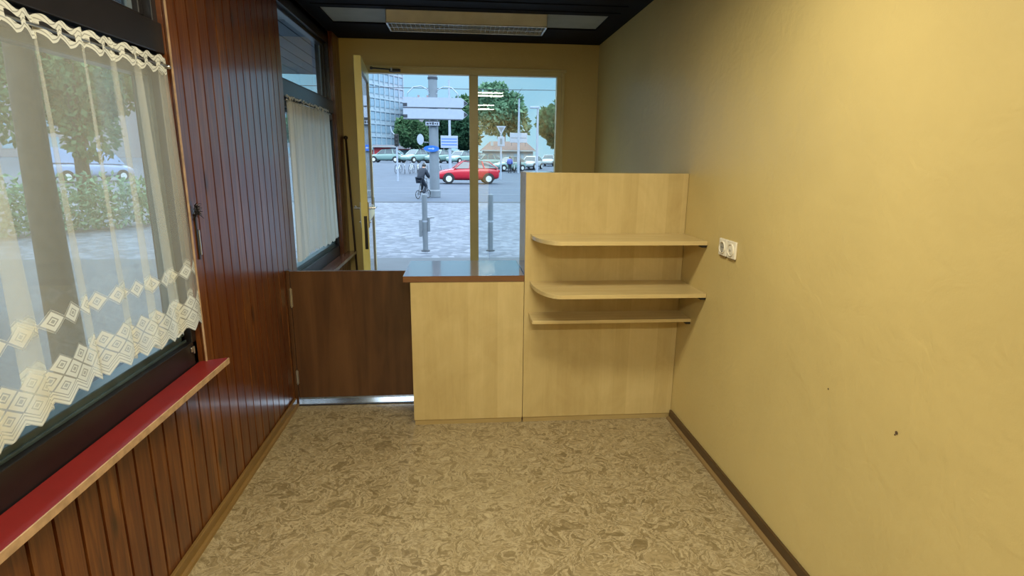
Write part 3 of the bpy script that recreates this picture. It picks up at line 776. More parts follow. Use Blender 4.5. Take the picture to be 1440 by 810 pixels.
# ------------------------------------------------------------------ vehicles
def car(loc, rz, paint, label, kind='hatch', group=None, L_=3.95):
    """x forward. origin at centre on the ground"""
    r = thing({'van': 'van'}.get(kind, 'car'), loc, label, 'van' if kind == 'van' else 'car', group, rz)
    h = L_/2; k = L_/3.95
    if kind == 'van':
        st = [(-h, .35, 1.05, .80), (-h+.05, .28, 1.12, .86), (-h*.5, .25, 1.12, .88), (.0, .25, 1.12, .88), (h*.45, .25, 1.08, .88), (h*.78, .27, .98, .86), (h-.05, .30, .78, .78), (h, .40, .66, .66)]
        gh = [(-h+.02, 1.12), (-h+.06, 1.95), (h*.42, 1.95), (h*.72, 1.02)]
    else:
        st = [(-h, .42, .80, .62), (-h+.07, .28, .97, .74), (-h*.72, .23, 1.03, .81), (-h*.3, .21, 1.0, .84), (h*.15, .21, .98, .84), (h*.42, .21, .96, .83), (h*.72, .24, .87, .80), (h-.10, .26, .74, .72), (h, .36, .58, .58)]
        gh = [(-h+.13, .99), (-h*.66, 1.38), (-h*.28, 1.49), (h*.06, 1.47), (h*.18, 1.40), (h*.47, .95)]
    b = MB(); rings = []
    for (x, zb, zt, w) in st:
        zm = zb + (zt-zb)*.5
        half = [(0, zb), (w*.86, zb), (w*.97, zb+(zt-zb)*.22), (w, zm), (w*.96, zt-(zt-zb)*.12), (w*.86, zt), (0, zt+.03)]
        ring = [(x, y, z) for (y, z) in half] + [(x, -y, z) for (y, z) in half[-2:0:-1]]
        rings.append(ring)
    n = len(rings[0]); vs = [p for rg in rings for p in rg]; fs = []
    for i in range(len(rings)-1):
        for j in range(n): fs.append((i*n+j, i*n+(j+1) % n, (i+1)*n+(j+1) % n, (i+1)*n+j))
    fs += [tuple(range(n)), tuple(range(len(vs)-n, len(vs)))]
    b.add(vs, fs); body = b.build('car_body', paint, r, smooth=True)
    mb = body.modifiers.new('bev', 'SUBSURF'); mb.levels = 1; mb.render_levels = 1
    # greenhouse: glass with roof skin and pillars
    wb, wt = (.86, .80) if kind == 'van' else (.75, .58)
    g = MB(); n = len(gh)
    vs = []
    for s in (-1, 1):
        for (x, z) in gh:
            f = 0 if z < 1.13 and kind == 'van' or (kind != 'van' and z < 1.0) else 1
            vs.append((x, s*(wt if f else wb), z))
    fs = [tuple(range(n)), tuple(range(2*n-1, n-1, -1))] + [(i, i+1, n+i+1, n+i) for i in range(n-1)] + [(n-1, 0, n, 2*n-1)]
    g.add(vs, fs)
    if kind == 'van':
        g.build('cabin', paint, r)
        for s in (-1, 1):
            MB().add([(h*.05, s*.845, 1.16), (h*.62, s*.852, 1.16), (h*.44, s*.812, 1.72), (h*.05, s*.815, 1.72)], [(0, 1, 2, 3)]).build('side_window', 'carglass', r)
        MB().add([(h*.705, -.76, 1.10), (h*.705, .76, 1.10), (h*.455, .70, 1.88), (h*.455, -.70, 1.88)], [(0, 1, 2, 3)]).build('windscreen', 'carglass', r)
    else:
        g.build('window_glass', 'carglass', r)
        rf = MB(); q = [p for p in gh if p[1] > 1.3]
        vs = [(x, s*(wt+.015), z+.012) for s in (-1, 1) for (x, z) in q]; nn = len(q)
        rf.add(vs, [(i, i+1, nn+i+1, nn+i) for i in range(nn-1)]); vs2 = [(x, y, z-.03) for (x, y, z) in vs]
        rf.add(vs2, [(i, i+1, nn+i+1, nn+i) for i in range(nn-1)])
        rf.add([vs[0], vs[nn-1], vs2[nn-1], vs2[0]], [(0, 1, 2, 3)]); rf.add([vs[nn], vs[-1], vs2[-1], vs2[nn]], [(0, 1, 2, 3)])
        rf.build('roof', paint, r, smooth=True)
        for s in (-1, 1):
            for (p, q, rr) in (((gh[0][0], s*(wb+.005), gh[0][1]-.02), (gh[1][0], s*(wt+.008), gh[1][1]), .035), ((gh[-1][0], s*(wb+.005), gh[-1][1]-.02), (gh[-2][0], s*(wt+.008), gh[-2][1]), .035),
                               ((-.02*k, s*(wb+.006), .93), (-.10, s*(wt+.008), 1.45), .028), ((-h*.50, s*wb, .93), (-h*.42, s*(wt+.008), 1.40), .05)):
                MB().tube([p, q], rr, 6).build('roof_pillar', paint, r)
    for x in (-h*.63, h*.64):
        for s in (-1, 1):
            yy = s*(.80 if kind != 'van' else .85)
            MB().prism([(x+.365*math.cos(PI*q/12), .33+.365*math.sin(PI*q/12)) for q in range(13)] + [(x-.365, .24), (x+.365, .24)], yy-.055, yy+.055, 'y').build('wheel_arch', 'black', r)
            w = MB().lathe([(.10, -.10), (.30, -.10), (.32, -.08), (.32, .08), (.30, .10), (.10, .10)], (x, s*(.775 if kind != 'van' else .82), .32), 'y', 22)
            ww = w.build('wheel', 'tyre', r)
            MB().lathe([(.02, -.105), (.19, -.103), (.205, -.09), (.205, .09), (.19, .103), (.02, .105)], (x, s*(.775 if kind != 'van' else .82), .32), 'y', 12).build('hub_cap', 'hub', ww)
    for s in (-1, 1):
        MB().lathe([(.02, -.03), (.10, -.02), (.11, .03)], (h-.10, s*.52, .62), 'x', 12).build('headlamp', 'carlamp', r)
        MB().box(-h-.005, -h+.07, s*.55-.09, s*.55+.09, .72, .88, .02).build('tail_lamp', 'redlamp', r)
    return r
car((.36, 37.2, GZ), PI+.10, 'red', 'bright red hatchback driving past behind the yellow mullion', L_=4.0)
def G(x, y): return (x, y, gz(x, y))
wc = car(G(-8.6, 67), PI-.15, 'cargreen', 'pale green parked car, leftmost in the row beyond the road')
dup(wc, G(-5.2, 66.5), -2.25, 'pale green parked car left of the tall concrete mast')
dup(wc, G(-2.6, 67), -2.2, 'pale green parked car just behind the tall concrete mast')
dup(wc, G(-.1, 66.5), -2.25, 'pale green parked car just right of the tall concrete mast')
dup(wc, G(2.6, 66), -2.7, 'pale green parked car behind the yellow mullion')
dup(wc, G(5.2, 63.5), -2.6, 'pale green parked car close behind the tail of the red hatchback')
ww_ = car(G(8.15, 67), -PI/2-.45, 'carwhite', 'white car by the small house, right of the pedestrians')
dup(ww_, G(-15.5, 80), 2.9, 'white car parked in front of the dark red shop front')
dup(ww_, G(-10.2, 82), -2.2, 'white car in the second row, left of the tall mast')
dup(ww_, G(-6.4, 80), -2.3, 'white car in the second row below the pale facade building')
dup(ww_, G(-2.2, 81), -2.3, 'white car in the second row right of the mast')
dup(ww_, G(1.6, 80), -2.4, 'white car in the second row behind the yellow mullion')
dup(ww_, G(11.6, 76), -1.9, 'small white car far right under the trees by the house')
car((-22.3, 36.2, GZ), R(62), 'carblue', 'light blue van parked beyond the big lace curtain', 'van', L_=4.9)
car((-5.6, 3.5, GZ), R(68), 'carblue', 'pale blue car parked close outside the big lace curtain', L_=4.1)

# ------------------------------------------------------------------ bicycles and people
def bicycle(parent_or_loc, rz, paint, label=None, s=1.0, group=None, wr=.33):
    r = thing('bicycle', parent_or_loc, label, 'bicycle', group, rz); r.scale = (s, s, s)
    for x in (-.52, .52) if wr > .3 else (-.44, .44):
        wz = wr+.01; m = MB(); pts = [(x+wr*math.cos(a), 0, wz+wr*math.sin(a)) for a in [2*PI*k/24 for k in range(25)]]
        m.tube(pts, .018, 6, cap=False)
        for k in range(8): m.tube([(x, 0, wz), (x+(wr-.01)*math.cos(PI*k/4), 0, wz+(wr-.01)*math.sin(PI*k/4))], .004, 4)
        m.build('wheel', 'tyre', r)
    m = MB(); bb = (-.08, 0, .32); st = (-.22, 0, .82); hd = (.33, 0, .84); hd2 = (.36, 0, .70)
    for a, b in ((bb, st), (bb, hd2), (st, hd), ((x*-1, 0, wz), bb), ((x*-1, 0, wz), (-.20, 0, .78)), (hd, (x, 0, wz))): m.tube([a, b], .018, 7)
    m.build('frame', paint, r)
    MB().box(-.36, -.12, -.06, .06, .86, .91, .02).build('saddle', 'black', r)
    MB().tube([(.33, 0, .84), (.31, 0, .99), (.22, -.25, 1.00)], .013, 7).tube([(.31, 0, .99), (.22, .25, 1.00)], .013, 7).build('handlebar', 'black', r)
    return r
def skin_mesh(name, pts, edges, rad, mat, parent, sub=1):
    me = bpy.data.meshes.new(name); bm = bmesh.new(); sl = bm.verts.layers.skin.verify()
    vs = []
    for i, p in enumerate(pts):
        v = bm.verts.new(p); rr = rad[i]; v[sl].radius = (rr, rr) if not isinstance(rr, tuple) else rr; vs.append(v)
    vs[0][sl].use_root = True
    for a, b in edges: bm.edges.new((vs[a], vs[b]))
    bm.to_mesh(me); bm.free(); me.materials.append(M[mat])
    o = bpy.data.objects.new(name, me); COL.objects.link(o); o.parent = parent
    s = o.modifiers.new('skin', 'SKIN'); s.use_smooth_shade = True
    u = o.modifiers.new('sub', 'SUBSURF'); u.levels = sub; u.render_levels = sub
    return o
def person(loc, rz, label, h=1.72, top='navy', legs='navy', pose='stand', s=1.0):
    r = thing('person', loc, label, 'person', None, rz); k = h/1.72*s
    if pose == 'stand':
        J = {'pel': (0, 0, .95), 'wai': (0, 0, 1.10), 'che': (0, .0, 1.32), 'nck': (.01, 0, 1.48), 'hd': (.02, 0, 1.60), 'hdt': (.02, 0, 1.70),
             'lh': (0, .09, .90), 'lk': (.05, .10, .50), 'la': (-.02, .10, .09), 'lt': (.12, .11, .04), 'rh': (0, -.09, .90), 'rk': (.10, -.10, .50), 'ra': (.12, -.10, .09), 'rt': (.26, -.11, .04),
             'ls': (0, .19, 1.42), 'le': (-.03, .25, 1.14), 'lw': (.05, .26, .90), 'lf': (.07, .26, .80), 'rs': (0, -.19, 1.42), 're': (.02, -.25, 1.14), 'rw': (.12, -.25, .92), 'rf': (.15, -.25, .83)}
    else:  # riding: hips on the saddle, leaning forward
        J = {'pel': (-.24, 0, .97), 'wai': (-.19, 0, 1.12), 'che': (-.04, 0, 1.33), 'nck': (.06, 0, 1.46), 'hd': (.12, 0, 1.57), 'hdt': (.14, 0, 1.67),
             'lh': (-.20, .09, .94), 'lk': (.16, .11, .80), 'la': (.02, .11, .38), 'lt': (.15, .11, .33), 'rh': (-.20, -.09, .94), 'rk': (.12, -.11, .60), 'ra': (-.14, -.11, .22), 'rt': (-.01, -.11, .17),
             'ls': (-.01, .18, 1.40), 'le': (.10, .24, 1.16), 'lw': (.21, .25, 1.03), 'lf': (.26, .25, 1.01), 'rs': (-.01, -.18, 1.40), 're': (.10, -.24, 1.16), 'rw': (.21, -.25, 1.03), 'rf': (.26, -.25, 1.01)}
    J = {a: tuple(c*k for c in b) for a, b in J.items()}
    Rr = {'pel': .13, 'wai': .115, 'che': .13, 'nck': .055, 'hd': .092, 'hdt': .075, 'lh': .085, 'lk': .055, 'la': .038, 'lt': .034, 'ls': .058, 'le': .042, 'lw': .028, 'lf': .026}
    def rad(n, e=0): return (Rr.get(n, Rr.get('l'+n[1:], .05))+e)*k
    def sk(nm, keys, ed, mat, e=0): return skin_mesh(nm, [J[q] for q in keys], [(keys.index(a), keys.index(b)) for a, b in ed], [rad(q, e) for q in keys], mat, r)
    allk = list(J); allk.remove('pel'); allk = ['pel'] + allk
    sk('body', allk, [('pel', 'wai'), ('wai', 'che'), ('che', 'nck'), ('nck', 'hd'), ('hd', 'hdt')] + [e for s_ in 'lr' for e in (('pel', s_+'h'), (s_+'h', s_+'k'), (s_+'k', s_+'a'), (s_+'a', s_+'t'), ('che', s_+'s'), (s_+'s', s_+'e'), (s_+'e', s_+'w'), (s_+'w', s_+'f'))], 'skin')
    sk('jacket', ['wai', 'pel', 'che', 'ls', 'le', 'lw', 'rs', 're', 'rw', 'nck'], [('pel', 'wai'), ('wai', 'che'), ('che', 'nck')] + [e for s_ in 'lr' for e in (('che', s_+'s'), (s_+'s', s_+'e'), (s_+'e', s_+'w'))], top, .062)
    sk('trousers', ['pel', 'lh', 'lk', 'la', 'rh', 'rk', 'ra'], [e for s_ in 'lr' for e in (('pel', s_+'h'), (s_+'h', s_+'k'), (s_+'k', s_+'a'))], legs, .034)
    hx = Vector(J['hdt']); m = MB()
    m.lathe([(.005, .115*k), (.06*k, .10*k), (.100*k, .045*k), (.105*k, -.01*k), (.085*k, -.05*k)], (hx.x-.012*k, hx.y, hx.z-.035*k), 'z', 14)
    m.build('hair', 'hair', r, smooth=True)
    for s_ in 'lr':
        t = Vector(J[s_+'t']); a = Vector(J[s_+'a'])
        MB().box(a.x-.07*k, t.x+.05*k, t.y-.045*k, t.y+.045*k, t.z-.04*k, t.z+.045*k, .02*k).build('shoe', 'black', r)
    return r
ks = .78
person((-1.55, 22.85, GZ), R(58), 'person in dark navy clothes riding a bicycle beside the tall mast', 1.72*ks, 'navy', 'navy', 'ride')
bicycle((-1.55, 22.85, GZ), R(58), 'bike', 'dark small-wheeled bicycle under the rider in navy clothes', ks, wr=.20)
person(G(5.0, 60), R(80), 'person in a blue top and dark trousers standing by the road', 1.62, 'bluecloth', 'navy')
person(G(6.05, 60.5), R(200), 'person all in black standing by the far post', 1.55, 'navy', 'navy')
bk = bicycle(G(-5.3, 48.6), R(75), 'bikewhite', 'pale parked bicycle, leftmost of the row in front of the cars', 1.0, 'bicycles parked across the road')
bl = ['second', 'third', 'fourth', 'fifth', 'sixth', 'seventh']
for i, (x, y, a) in enumerate([(-4.75, 48.3, 95), (-4.2, 48.6, 78), (-3.65, 48.3, 100), (-3.1, 48.5, 76), (-2.55, 48.3, 92), (-2.0, 48.6, 75)]):
    dup(bk, G(x, y), R(a), 'pale parked bicycle, %s from the left of the row across the road' % bl[i])
sc_ = bicycle(G(5.5, 60.2), R(80), 'bikewhite', 'pale bicycle between the two standing pedestrians', 1.0)

# ------------------------------------------------------------------ masts and signs
def arrow_board(x0, x1, z0, z1, y, label, tip):
    r = thing('direction_sign', ((x0+x1)/2, y, (z0+z1)/2), label, 'sign'); hx = (x1-x0)/2; hz = (z1-z0)/2; c = .26
    MB().prism([(-hx, -hz), (hx-c, -hz), (hx, 0), (hx-c, hz), (-hx, hz)], -.03, .03, 'y').build('sign_board', 'signwhite', r)
    MB().box(-hx, hx-c*.9, -.036, -.030, -hz+.0, -hz+.035).build('border_strip', 'signdark', r)
    MB().prism([(hx-.16, -.10), (hx-.02, -.01), (hx-.02, .01), (hx-.16, .10)], -.037, -.0305, 'y').build('arrow_tip', 'signdark', r)
    MB().box(-hx, -hx+.16, -.037, -.0305, -.14, -.02, .01).build('end_mark', 'signdark', r)
arrow_board(-2.30, .26, 3.45, 3.86, 23.52, 'upper of two pale arrow boards pointing right on the tall mast', 1)
arrow_board(-2.30, .26, 3.01, 3.43, 23.52, 'lower of two pale arrow boards pointing right on the tall mast', 1)
def mast():
    r = thing('street_mast', (-1.13, 23.75, GZ), 'tall pale concrete mast with a blue sign standing at the kerb', 'mast')
    MB().lathe([(.24, 0), (.24, .25), (.205, .30), (.19, 2.6), (.175, 5.2), (.15, 9)], (0, 0, 0), 'z', 20).build('shaft', 'concrete', r, smooth=False)
    MB().lathe([(.20, 4.62), (.20, 4.70)], (0, 0, 0), 'z', 20).build('collar', 'signdark', r)
    for s in (-1, 1):
        MB().tube([(s*.15, -.1, 4.05), (s*.2, -.12, 4.22), (s*.45, -.12, 4.34), (s*.75, -.12, 4.30), (s*.98, -.14, 4.08), (s*1.02, -.14, 3.8)], .022, 8).build('curved_bracket', 'signwhite', r)
mast()
def small_signs():
    r = thing('name_plate', (-1.16, 23.5, 2.87), 'small dark bordered plate on the mast below the arrow boards', 'sign')
    MB().box(-.29, .29, -.02, .02, -.10, .10, .01).build('plate', 'signdark', r)
    MB().box(-.27, .27, -.026, -.02, -.08, .055).build('plate_face', 'signwhite', r)
    m = MB()
    for k, (x, w) in enumerate(((-.19, .09), (-.08, .07), (.02, .08), (.12, .06), (.20, .05))): m.box(x-w/2, x+w/2, -.030, -.026, -.05+.01*(k % 2), .02+.01*(k % 3))
    m.build('lettering', 'signdark', r)
    r = thing('blue_sign', (-1.22, 23.5, 1.89), 'bright blue oval sign on the mast at head height', 'sign')
    MB().lathe([(.02, -.02), (.31, -.02), (.31, .02), (.02, .02)], (0, 0, 0), 'y', 24).build('plate', 'signblue', r).scale = (1, 1, .40)
    MB().prism([(-.12, -.02), (.05, -.02), (.05, -.055), (.13, .0), (.05, .055), (.05, .02), (-.12, .02)], -.026, -.0205, 'y').build('arrow', 'signwhite', r)
    r = thing('traffic_mirror', (-1.66, 23.6, 2.25), 'pale round backed sign left of the blue one', 'sign')
    MB().lathe([(.02, -.03), (.17, -.02), (.17, .02), (.02, .03)], (0, 0, 0), 'y', 20).build('plate', 'signwhite', r).scale = (.8, 1, 1.25)
    MB().tube([(.08, 0, -.1), (.32, .04, -.12)], .02, 8).build('arm', 'concrete', r)
small_signs()
def table_sign():
    r = thing('lamp_mast', (-.92, 45.15, gz(-.9,45.15)-.1), 'thin pale mast carrying a four row sign, right of the tall concrete mast', 'mast')
    MB().lathe([(.13, 0), (.10, 3), (.07, 7.4)], (0, 0, 0), 'z', 12).build('shaft', 'signwhite', r)
    r = thing('list_sign', (-.96, 45.01, 2.77), 'pale four row list sign on the thin mast', 'sign')
    MB().box(-.66, .66, -.03, .03, -.46, .46, .02).build('board', 'signwhite', r)
    for z in (-.22, 0, .22): MB().box(-.60, .60, -.036, -.030, z-.03, z+.03).build('row_line', 'signblue', r)
table_sign()
def far_masts():
    r = thing('mast', (5.9, 60, gz(5.9,60)-.05), 'slender pale mast rising in front of the small house', 'mast')
    MB().lathe([(.15, 0), (.12, 4), (.08, 7.5)], (0, 0, 0), 'z', 12).build('shaft', 'signwhite', r)
    r = thing('street_light', (8.05, 61.5, gz(8,61.5)-.05), 'street light with short arm right of the small house', 'street light')
    MB().lathe([(.17, 0), (.13, 3), (.10, 6.8)], (0, 0, 0), 'z', 12).build('shaft', 'signwhite', r)
    MB().box(-.85, .15, -.15, .15, 6.62, 6.86, .05).build('lamp_head', 'signwhite', r)
    r = thing('post', (3.05, 45, GZ), 'pale post with triangular give way sign at the right pane', 'sign post')
    MB().lathe([(.07, 0), (.06, 3.4)], (0, 0, 0), 'z', 12).build('shaft', 'signwhite', r)
    MB().prism([(-.38, .34), (0, -.34), (.38, .34)], -.02, .02, 'y').build('triangle_plate', 'signwhite', r).location = (0, -.1, 3.72)
    MB().prism([(-.22, .24), (0, -.14), (.22, .24)], -.026, -.0205, 'y').build('triangle_centre', 'concrete', r).location = (0, -.1, 3.72)
    MB().box(-.28, .28, -.02, .02, -.36, .36, .03).build('square_plate', 'signwhite', r).location = (.0, -.1, 2.90)
    MB().box(-.09, .09, -.026, -.021, -.22, .22).build('plate_bar', 'concrete', r).location = (.0, -.1, 2.90)
    r = thing('traffic_light', (-4.42, 40, GZ), 'traffic light with dark head in front of the tower base', 'traffic light')
    MB().lathe([(.07, 0), (.05, 3.0)], (0, 0, 0), 'z', 12).build('shaft', 'signwhite', r)
    MB().box(-.14, .14, -.12, .12, 2.35, 3.15, .03).build('signal_head', 'black', r)
    for k, z in enumerate((2.50, 2.75, 3.0)): MB().lathe([(.01, -.02), (.08, -.01), (.08, .02)], (0, -.12, z), 'y', 12).build('signal_lens', 'darkmetal', r)
    MB().tube([(-.02, 0, 3.0), (-.3, 0, 3.3), (-.38, 0, 3.62)], .035, 8).build('arm', 'signwhite', r)
    for i, (x0, z0, x1, z1, y, lb) in enumerate(((-30, 8.6, 30, 9.3, 50, 'upper thin overhead wire crossing the sky'), (-30, 7.4, 30, 7.6, 50, 'lower thin overhead wire crossing the sky'))):
        m = MB(); m.tube([(x0+(x1-x0)*k/20, y, z0+(z1-z0)*k/20 - .25*(1-((k-10)/10)**2)) for k in range(21)], .028, 6)
        tag(m.build('overhead_wire', 'signdark'), lb, 'wire')
far_masts()

# ------------------------------------------------------------------ buildings
def tower():
    A = Vector((-23.3, 135.7)); d = Vector((.5, .866)); L_ = 17.2; D = 12
    rz = math.atan2(d.y, d.x)
    r = thing('tower_block', (A.x, A.y, GZ), 'pale blue grid fronted high rise block on the left', 'building', None, rz)
    MB().box(0, L_, 0, D, 3.6, 44).build('wall', 'tower', r)
    MB().box(.3, L_-.3, .3, D, 0, 3.6).build('ground_floor', 'redwall', r)
    m = MB()
    for k in range(0, 10): m.box(k*L_/9-.14, k*L_/9+.14, -.28, 0, 3.6, 44)
    for k in range(0, 14): m.box(0, L_, -.22, 0, 3.6+k*2.95-.16, 3.6+k*2.95+.16)
    tag(m.build('facade_grid', 'tower', r), 'raised grid of pale mullions')
    src = None; rnd = random.Random(2)
    for fl in range(10):
        for k in range(9):
            w = L_/9
            if src is None:
                src = MB().box(.18, w-.18, -.10, .0, .95, 2.60).build('window', 'towerwin', r); src.location = (0, 0, 3.6)
            else:
                c = src.copy(); COL.objects.link(c); c.parent = r; c.location = (k*w, .02*rnd.random(), 3.6+fl*2.95)
tower()
def shop_row():
    r = thing('shop_pavilion', (-15.2, 118, 1.1), 'low dark red shop front at the foot of the tower', 'building')
    MB().box(-2.6, 2.3, 0, 6, 0, 3.0).build('wall', 'pinkwall', r)
    MB().box(-2.3, .9, -.1, 0, 1.0, 2.5).build('shop_window', 'redwall', r)
    MB().box(-2.8, 2.5, -.8, .2, 2.5, 2.7).build('awning', 'housewall', r)
    MB().box(1.2, 2.1, -.1, 0, .2, 2.4).build('door', 'signwhite', r)
    r = thing('shop_pavilion', (-10.1, 116, 1.1), 'low red and white kiosk right of the dark red shop front', 'building')
    MB().box(-2.4, 3.4, 0, 5, 0, 2.6).build('wall', 'redwall', r)
    MB().box(-2.5, 3.5, -.6, 0, 2.2, 2.9).build('fascia', 'pinkwall', r)
    MB().box(-2.0, 1.0, -.05, 0, .6, 2.0).build('shop_window', 'carglass', r)
    MB().prism([(1.2, 2.9), (3.0, 2.9), (2.1, 4.2)], 0, 2, 'y').build('gable', 'pinkwall', r)
    r = thing('apartment_block', (-8.8, 142, GZ), 'pale block with pink red roof edge behind the arrow boards', 'building')
    MB().box(-4.7, 4.6, 0, 10, 0, 14.2).build('wall', 'pinkwall', r)
    MB().box(-4.9, 4.8, -.3, 10, 14.2, 15.2).build('roof_edge', 'pinkroof', r)
    for x in (-1.6, .6, 1.2): MB().box(x-.25, x+.25, 3, 3.5, 15.2, 16.6).build('chimney', 'pinkwall', r)
    for i in range(4):
        for j in range(4): MB().box(-3.8+i*2.1, -2.6+i*2.1, -.05, 0, 2.2+j*3, 3.9+j*3).build('window', 'towerwin', r)
shop_row()
def house():
    r = thing('small_house', (6.95, 86, gz(7, 86)-.05), 'small white house with brown hipped roof among the trees', 'house')
    MB().box(-3.7, 3.7, 0, 6, -.3, 2.15).build('wall', 'housewall', r)
    z0, z1 = 2.1, 3.5
    MB().add([(-4.1, -.5, z0), (4.1, -.5, z0), (4.1, 6.5, z0), (-4.1, 6.5, z0), (-2.6, 3, z1), (2.9, 3, z1)], [(0, 1, 5, 4), (1, 2, 5), (2, 3, 4, 5), (3, 0, 4), (0, 3, 2, 1)]).build('roof', 'roof', r)
    MB().box(-4.1, 4.1, -.55, -.45, 1.98, 2.15).build('gutter', 'housewall', r)
    for k in range(7): MB().box(-3.4+k*1.05, -2.95+k*1.05, -.04, 0, .6, 1.6).build('window', 'towerwin', r)
    MB().box(-2.6, -2.2, 1.2, 1.6, 2.5, 3.5).build('chimney', 'housewall', r)
    r = thing('roof_sign', (8.3, 84.6, 4.5), 'pale rectangular panel sign above the small house roof', 'sign')
    MB().box(-1.28, 1.28, -.05, .05, -.60, .78, .03).build('board', 'signwhite', r)
    MB().box(-1.15, 1.15, -.06, -.05, .02, .12).build('text_line', 'concrete', r)
    for x in (-1.0, 1.0): MB().tube([(x, .05, -.55), (x, .3, -1.0)], .04, 6).build('strut', 'concrete', r)
house()
def city():
    for i, (x, y, w, d, h, lb) in enumerate(((-62, 84, 26, 12, 17, 'long pale apartment block seen through the lace curtain'), (-86, 50, 14, 26, 15, 'pale street block far left beyond the lace curtain'), (-36, 158, 22, 10, 12, 'grey block behind the tower at the left'))):
        r = thing('street_block', (x, y, gz(x, y)-.1), lb, 'building')
        MB().box(-w/2, w/2, 0, d, 0, h).build('wall', 'pinkwall', r)
        MB().box(-w/2-.3, w/2+.3, -.3, d+.3, h, h+.6).build('roof', 'roof', r)
        for a in range(int(w/3)):
            for b in range(int(h/3)): MB().box(-w/2+1+a*3, -w/2+2.4+a*3, -.06, 0, 1.2+b*3, 2.8+b*3).build('window', 'towerwin', r)
city()

# ------------------------------------------------------------------ trees
def crown_mesh(name, mat, rx, rz, n, leaf, seed, lumps=14):
    rnd = random.Random(seed); cs = []
    for k in range(lumps):
        d = Vector((rnd.gauss(0, 1), rnd.gauss(0, 1), rnd.gauss(0, .8))).normalized(); q = rnd.uniform(.25, .72)
        cs.append((Vector((d.x*rx*q, d.y*rx*q, d.z*rz*q)), rnd.uniform(.34, .52)))
    vs = []; fs = []
    for i in range(n):
        c, s = cs[rnd.randrange(lumps)]
        d = Vector((rnd.gauss(0, 1), rnd.gauss(0, 1), rnd.gauss(0, 1))).normalized()
        rr = s*(.55+.45*rnd.random()**.5)
        p = c + Vector((d.x*rx, d.y*rx, d.z*rz))*rr
        a = Vector((rnd.gauss(0, 1), rnd.gauss(0, 1), rnd.gauss(0, 1))).normalized(); b = a.cross(d).normalized(); a = (d*.5+a*.6).cross(b).normalized()
        l = leaf*rnd.uniform(.6, 1.3); w = l*.55
        k = len(vs); vs += [p-a*l, p+b*w-a*l*.1, p+a*l, p-b*w-a*l*.1]; fs.append((k, k+1, k+2, k+3))
    me = bpy.data.meshes.new(name); me.from_pydata([tuple(v) for v in vs], [], fs); me.materials.append(M[mat]); return me
CM = {}
def tree(loc, H, rx, mat, label, seed, leaf=.38, n=5200, trunk=.22, lean=0, crown_z=None):
    r = thing('tree', loc, label, 'tree')
    rz = H*.40 if crown_z is None else crown_z
    key = (mat, round(rx), round(H), seed)
    o = bpy.data.objects.new('crown', crown_mesh('crown', mat, rx, rz, n, leaf, seed)); COL.objects.link(o); o.parent = r; o.location = (lean, 0, H-rz*1.02)
    m = MB(); m.tube([(0, 0, 0), (lean*.1, 0, H*.2), (lean*.5, .05, H*.45), (lean, 0, H*.72)], [trunk*1.25, trunk, trunk*.8, trunk*.45], 12)
    rnd = random.Random(seed)
    for k in range(5):
        a = rnd.uniform(0, 2*PI); z = H*rnd.uniform(.36, .6); m.tube([(lean*.5, 0, z), (lean+rx*.35*math.cos(a), rx*.35*math.sin(a), z+H*.16), (lean+rx*.55*math.cos(a), rx*.55*math.sin(a), z+H*.26)], [trunk*.4, trunk*.25, trunk*.1], 7)
    m.build('trunk', 'bark', r, smooth=True)
    return r
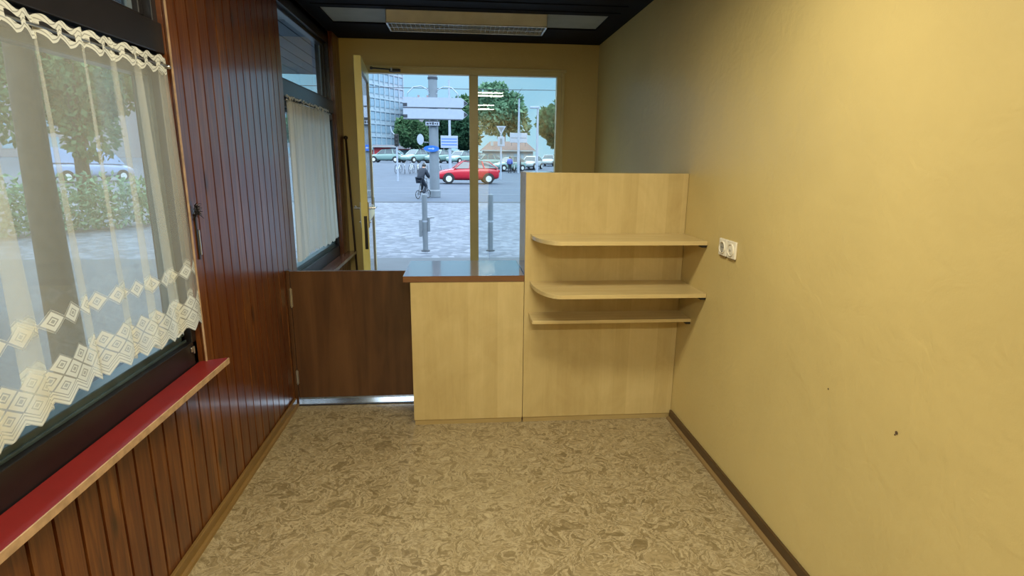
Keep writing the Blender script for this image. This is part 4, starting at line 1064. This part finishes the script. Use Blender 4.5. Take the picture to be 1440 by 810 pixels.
T = [((-33, 112, GZ), 8.4, 4.2, 'leaf_m', 'green tree at far left beside the foot of the tower'),
     ((-7.9, 93, GZ), 6.6, 2.7, 'leaf_m', 'mid green round tree directly right of the tower'),
     ((-4.3, 106, GZ), 9.0, 3.9, 'leaf_d', 'dark green tree behind the tall concrete mast'),
     ((.3, 112, GZ), 15.0, 4.8, 'leaf_m', 'green tree behind the arrow board points'),
     ((.1, 93, GZ), 8.4, 3.2, 'leaf_d', 'dark tree filling the left edge of the right pane'),
     ((7.4, 101, GZ), 15.0, 5.9, 'leaf_l', 'large light green tree behind the small house'),
     ((15.2, 92, GZ), 10.2, 4.0, 'leaf_m', 'green tree at the right edge of the right pane'),
     ((23.5, 100, GZ), 11.0, 4.2, 'leaf_m', 'tall green tree furthest right, hidden behind the wall edge'),
     ((-27, 66, GZ), 8.5, 3.8, 'leaf_m', 'green tree seen through the small window side'),
     ((-36, 59, GZ), 8.6, 4.2, 'leaf_d', 'dark tree behind the blue van'),
     ((-46, 50, GZ), 9.5, 4.6, 'leaf_m', 'mid green tree left of the blue van'),
     ((-31, 30, GZ), 6.4, 2.6, 'leaf_d', 'dark bushy tree left of the blue van near the road')]
for i, (l, H, rx, mt, lb) in enumerate(T): tree((l[0], l[1], gz(l[0], l[1])-.05), H, rx, mt, lb, 20+i, leaf=.42, n=6500)
tree((-2.78, 4.02, GZ), 7.4, 1.9, 'leaf_m', 'near tree with thick trunk close outside the lace curtain', 51, leaf=.085, n=7000, trunk=.085, crown_z=1.9)
tree((-8.6, 8.4, GZ), 7.8, 2.5, 'leaf_d', 'slimmer tree a little farther outside the lace curtain', 52, leaf=.10, n=7000, trunk=.12, lean=.5, crown_z=2.4)
tree((-11.5, 18.5, GZ), 6.4, 2.3, 'leaf_m', 'third tree outside the lace curtain toward the van', 53, leaf=.12, n=6000, trunk=.18)
def hedge():
    rnd = random.Random(4); vs = []; fs = []
    for i in range(5000):
        p = Vector((rnd.uniform(-3.2, 3.2), rnd.uniform(-.5, .5), rnd.uniform(.05, 1.0+.2*math.sin(i)))); a = Vector((rnd.gauss(0, 1), rnd.gauss(0, 1), rnd.gauss(0, 1))).normalized(); b = a.cross(Vector((rnd.gauss(0, 1), rnd.gauss(0, 1), 1))).normalized()
        k = len(vs); l = .07; vs += [p-a*l, p+b*l*.5, p+a*l, p-b*l*.5]; fs.append((k, k+1, k+2, k+3))
    me = bpy.data.meshes.new('hedge'); me.from_pydata([tuple(v) for v in vs], [], fs); me.materials.append(M['leaf_l'])
    o = bpy.data.objects.new('hedge', me); COL.objects.link(o); o.location = (-7.9, 12.6, GZ); o.rotation_euler = (0, 0, R(55))
    tag(o, 'light green low hedge outside behind the lace curtain', 'hedge')
hedge()
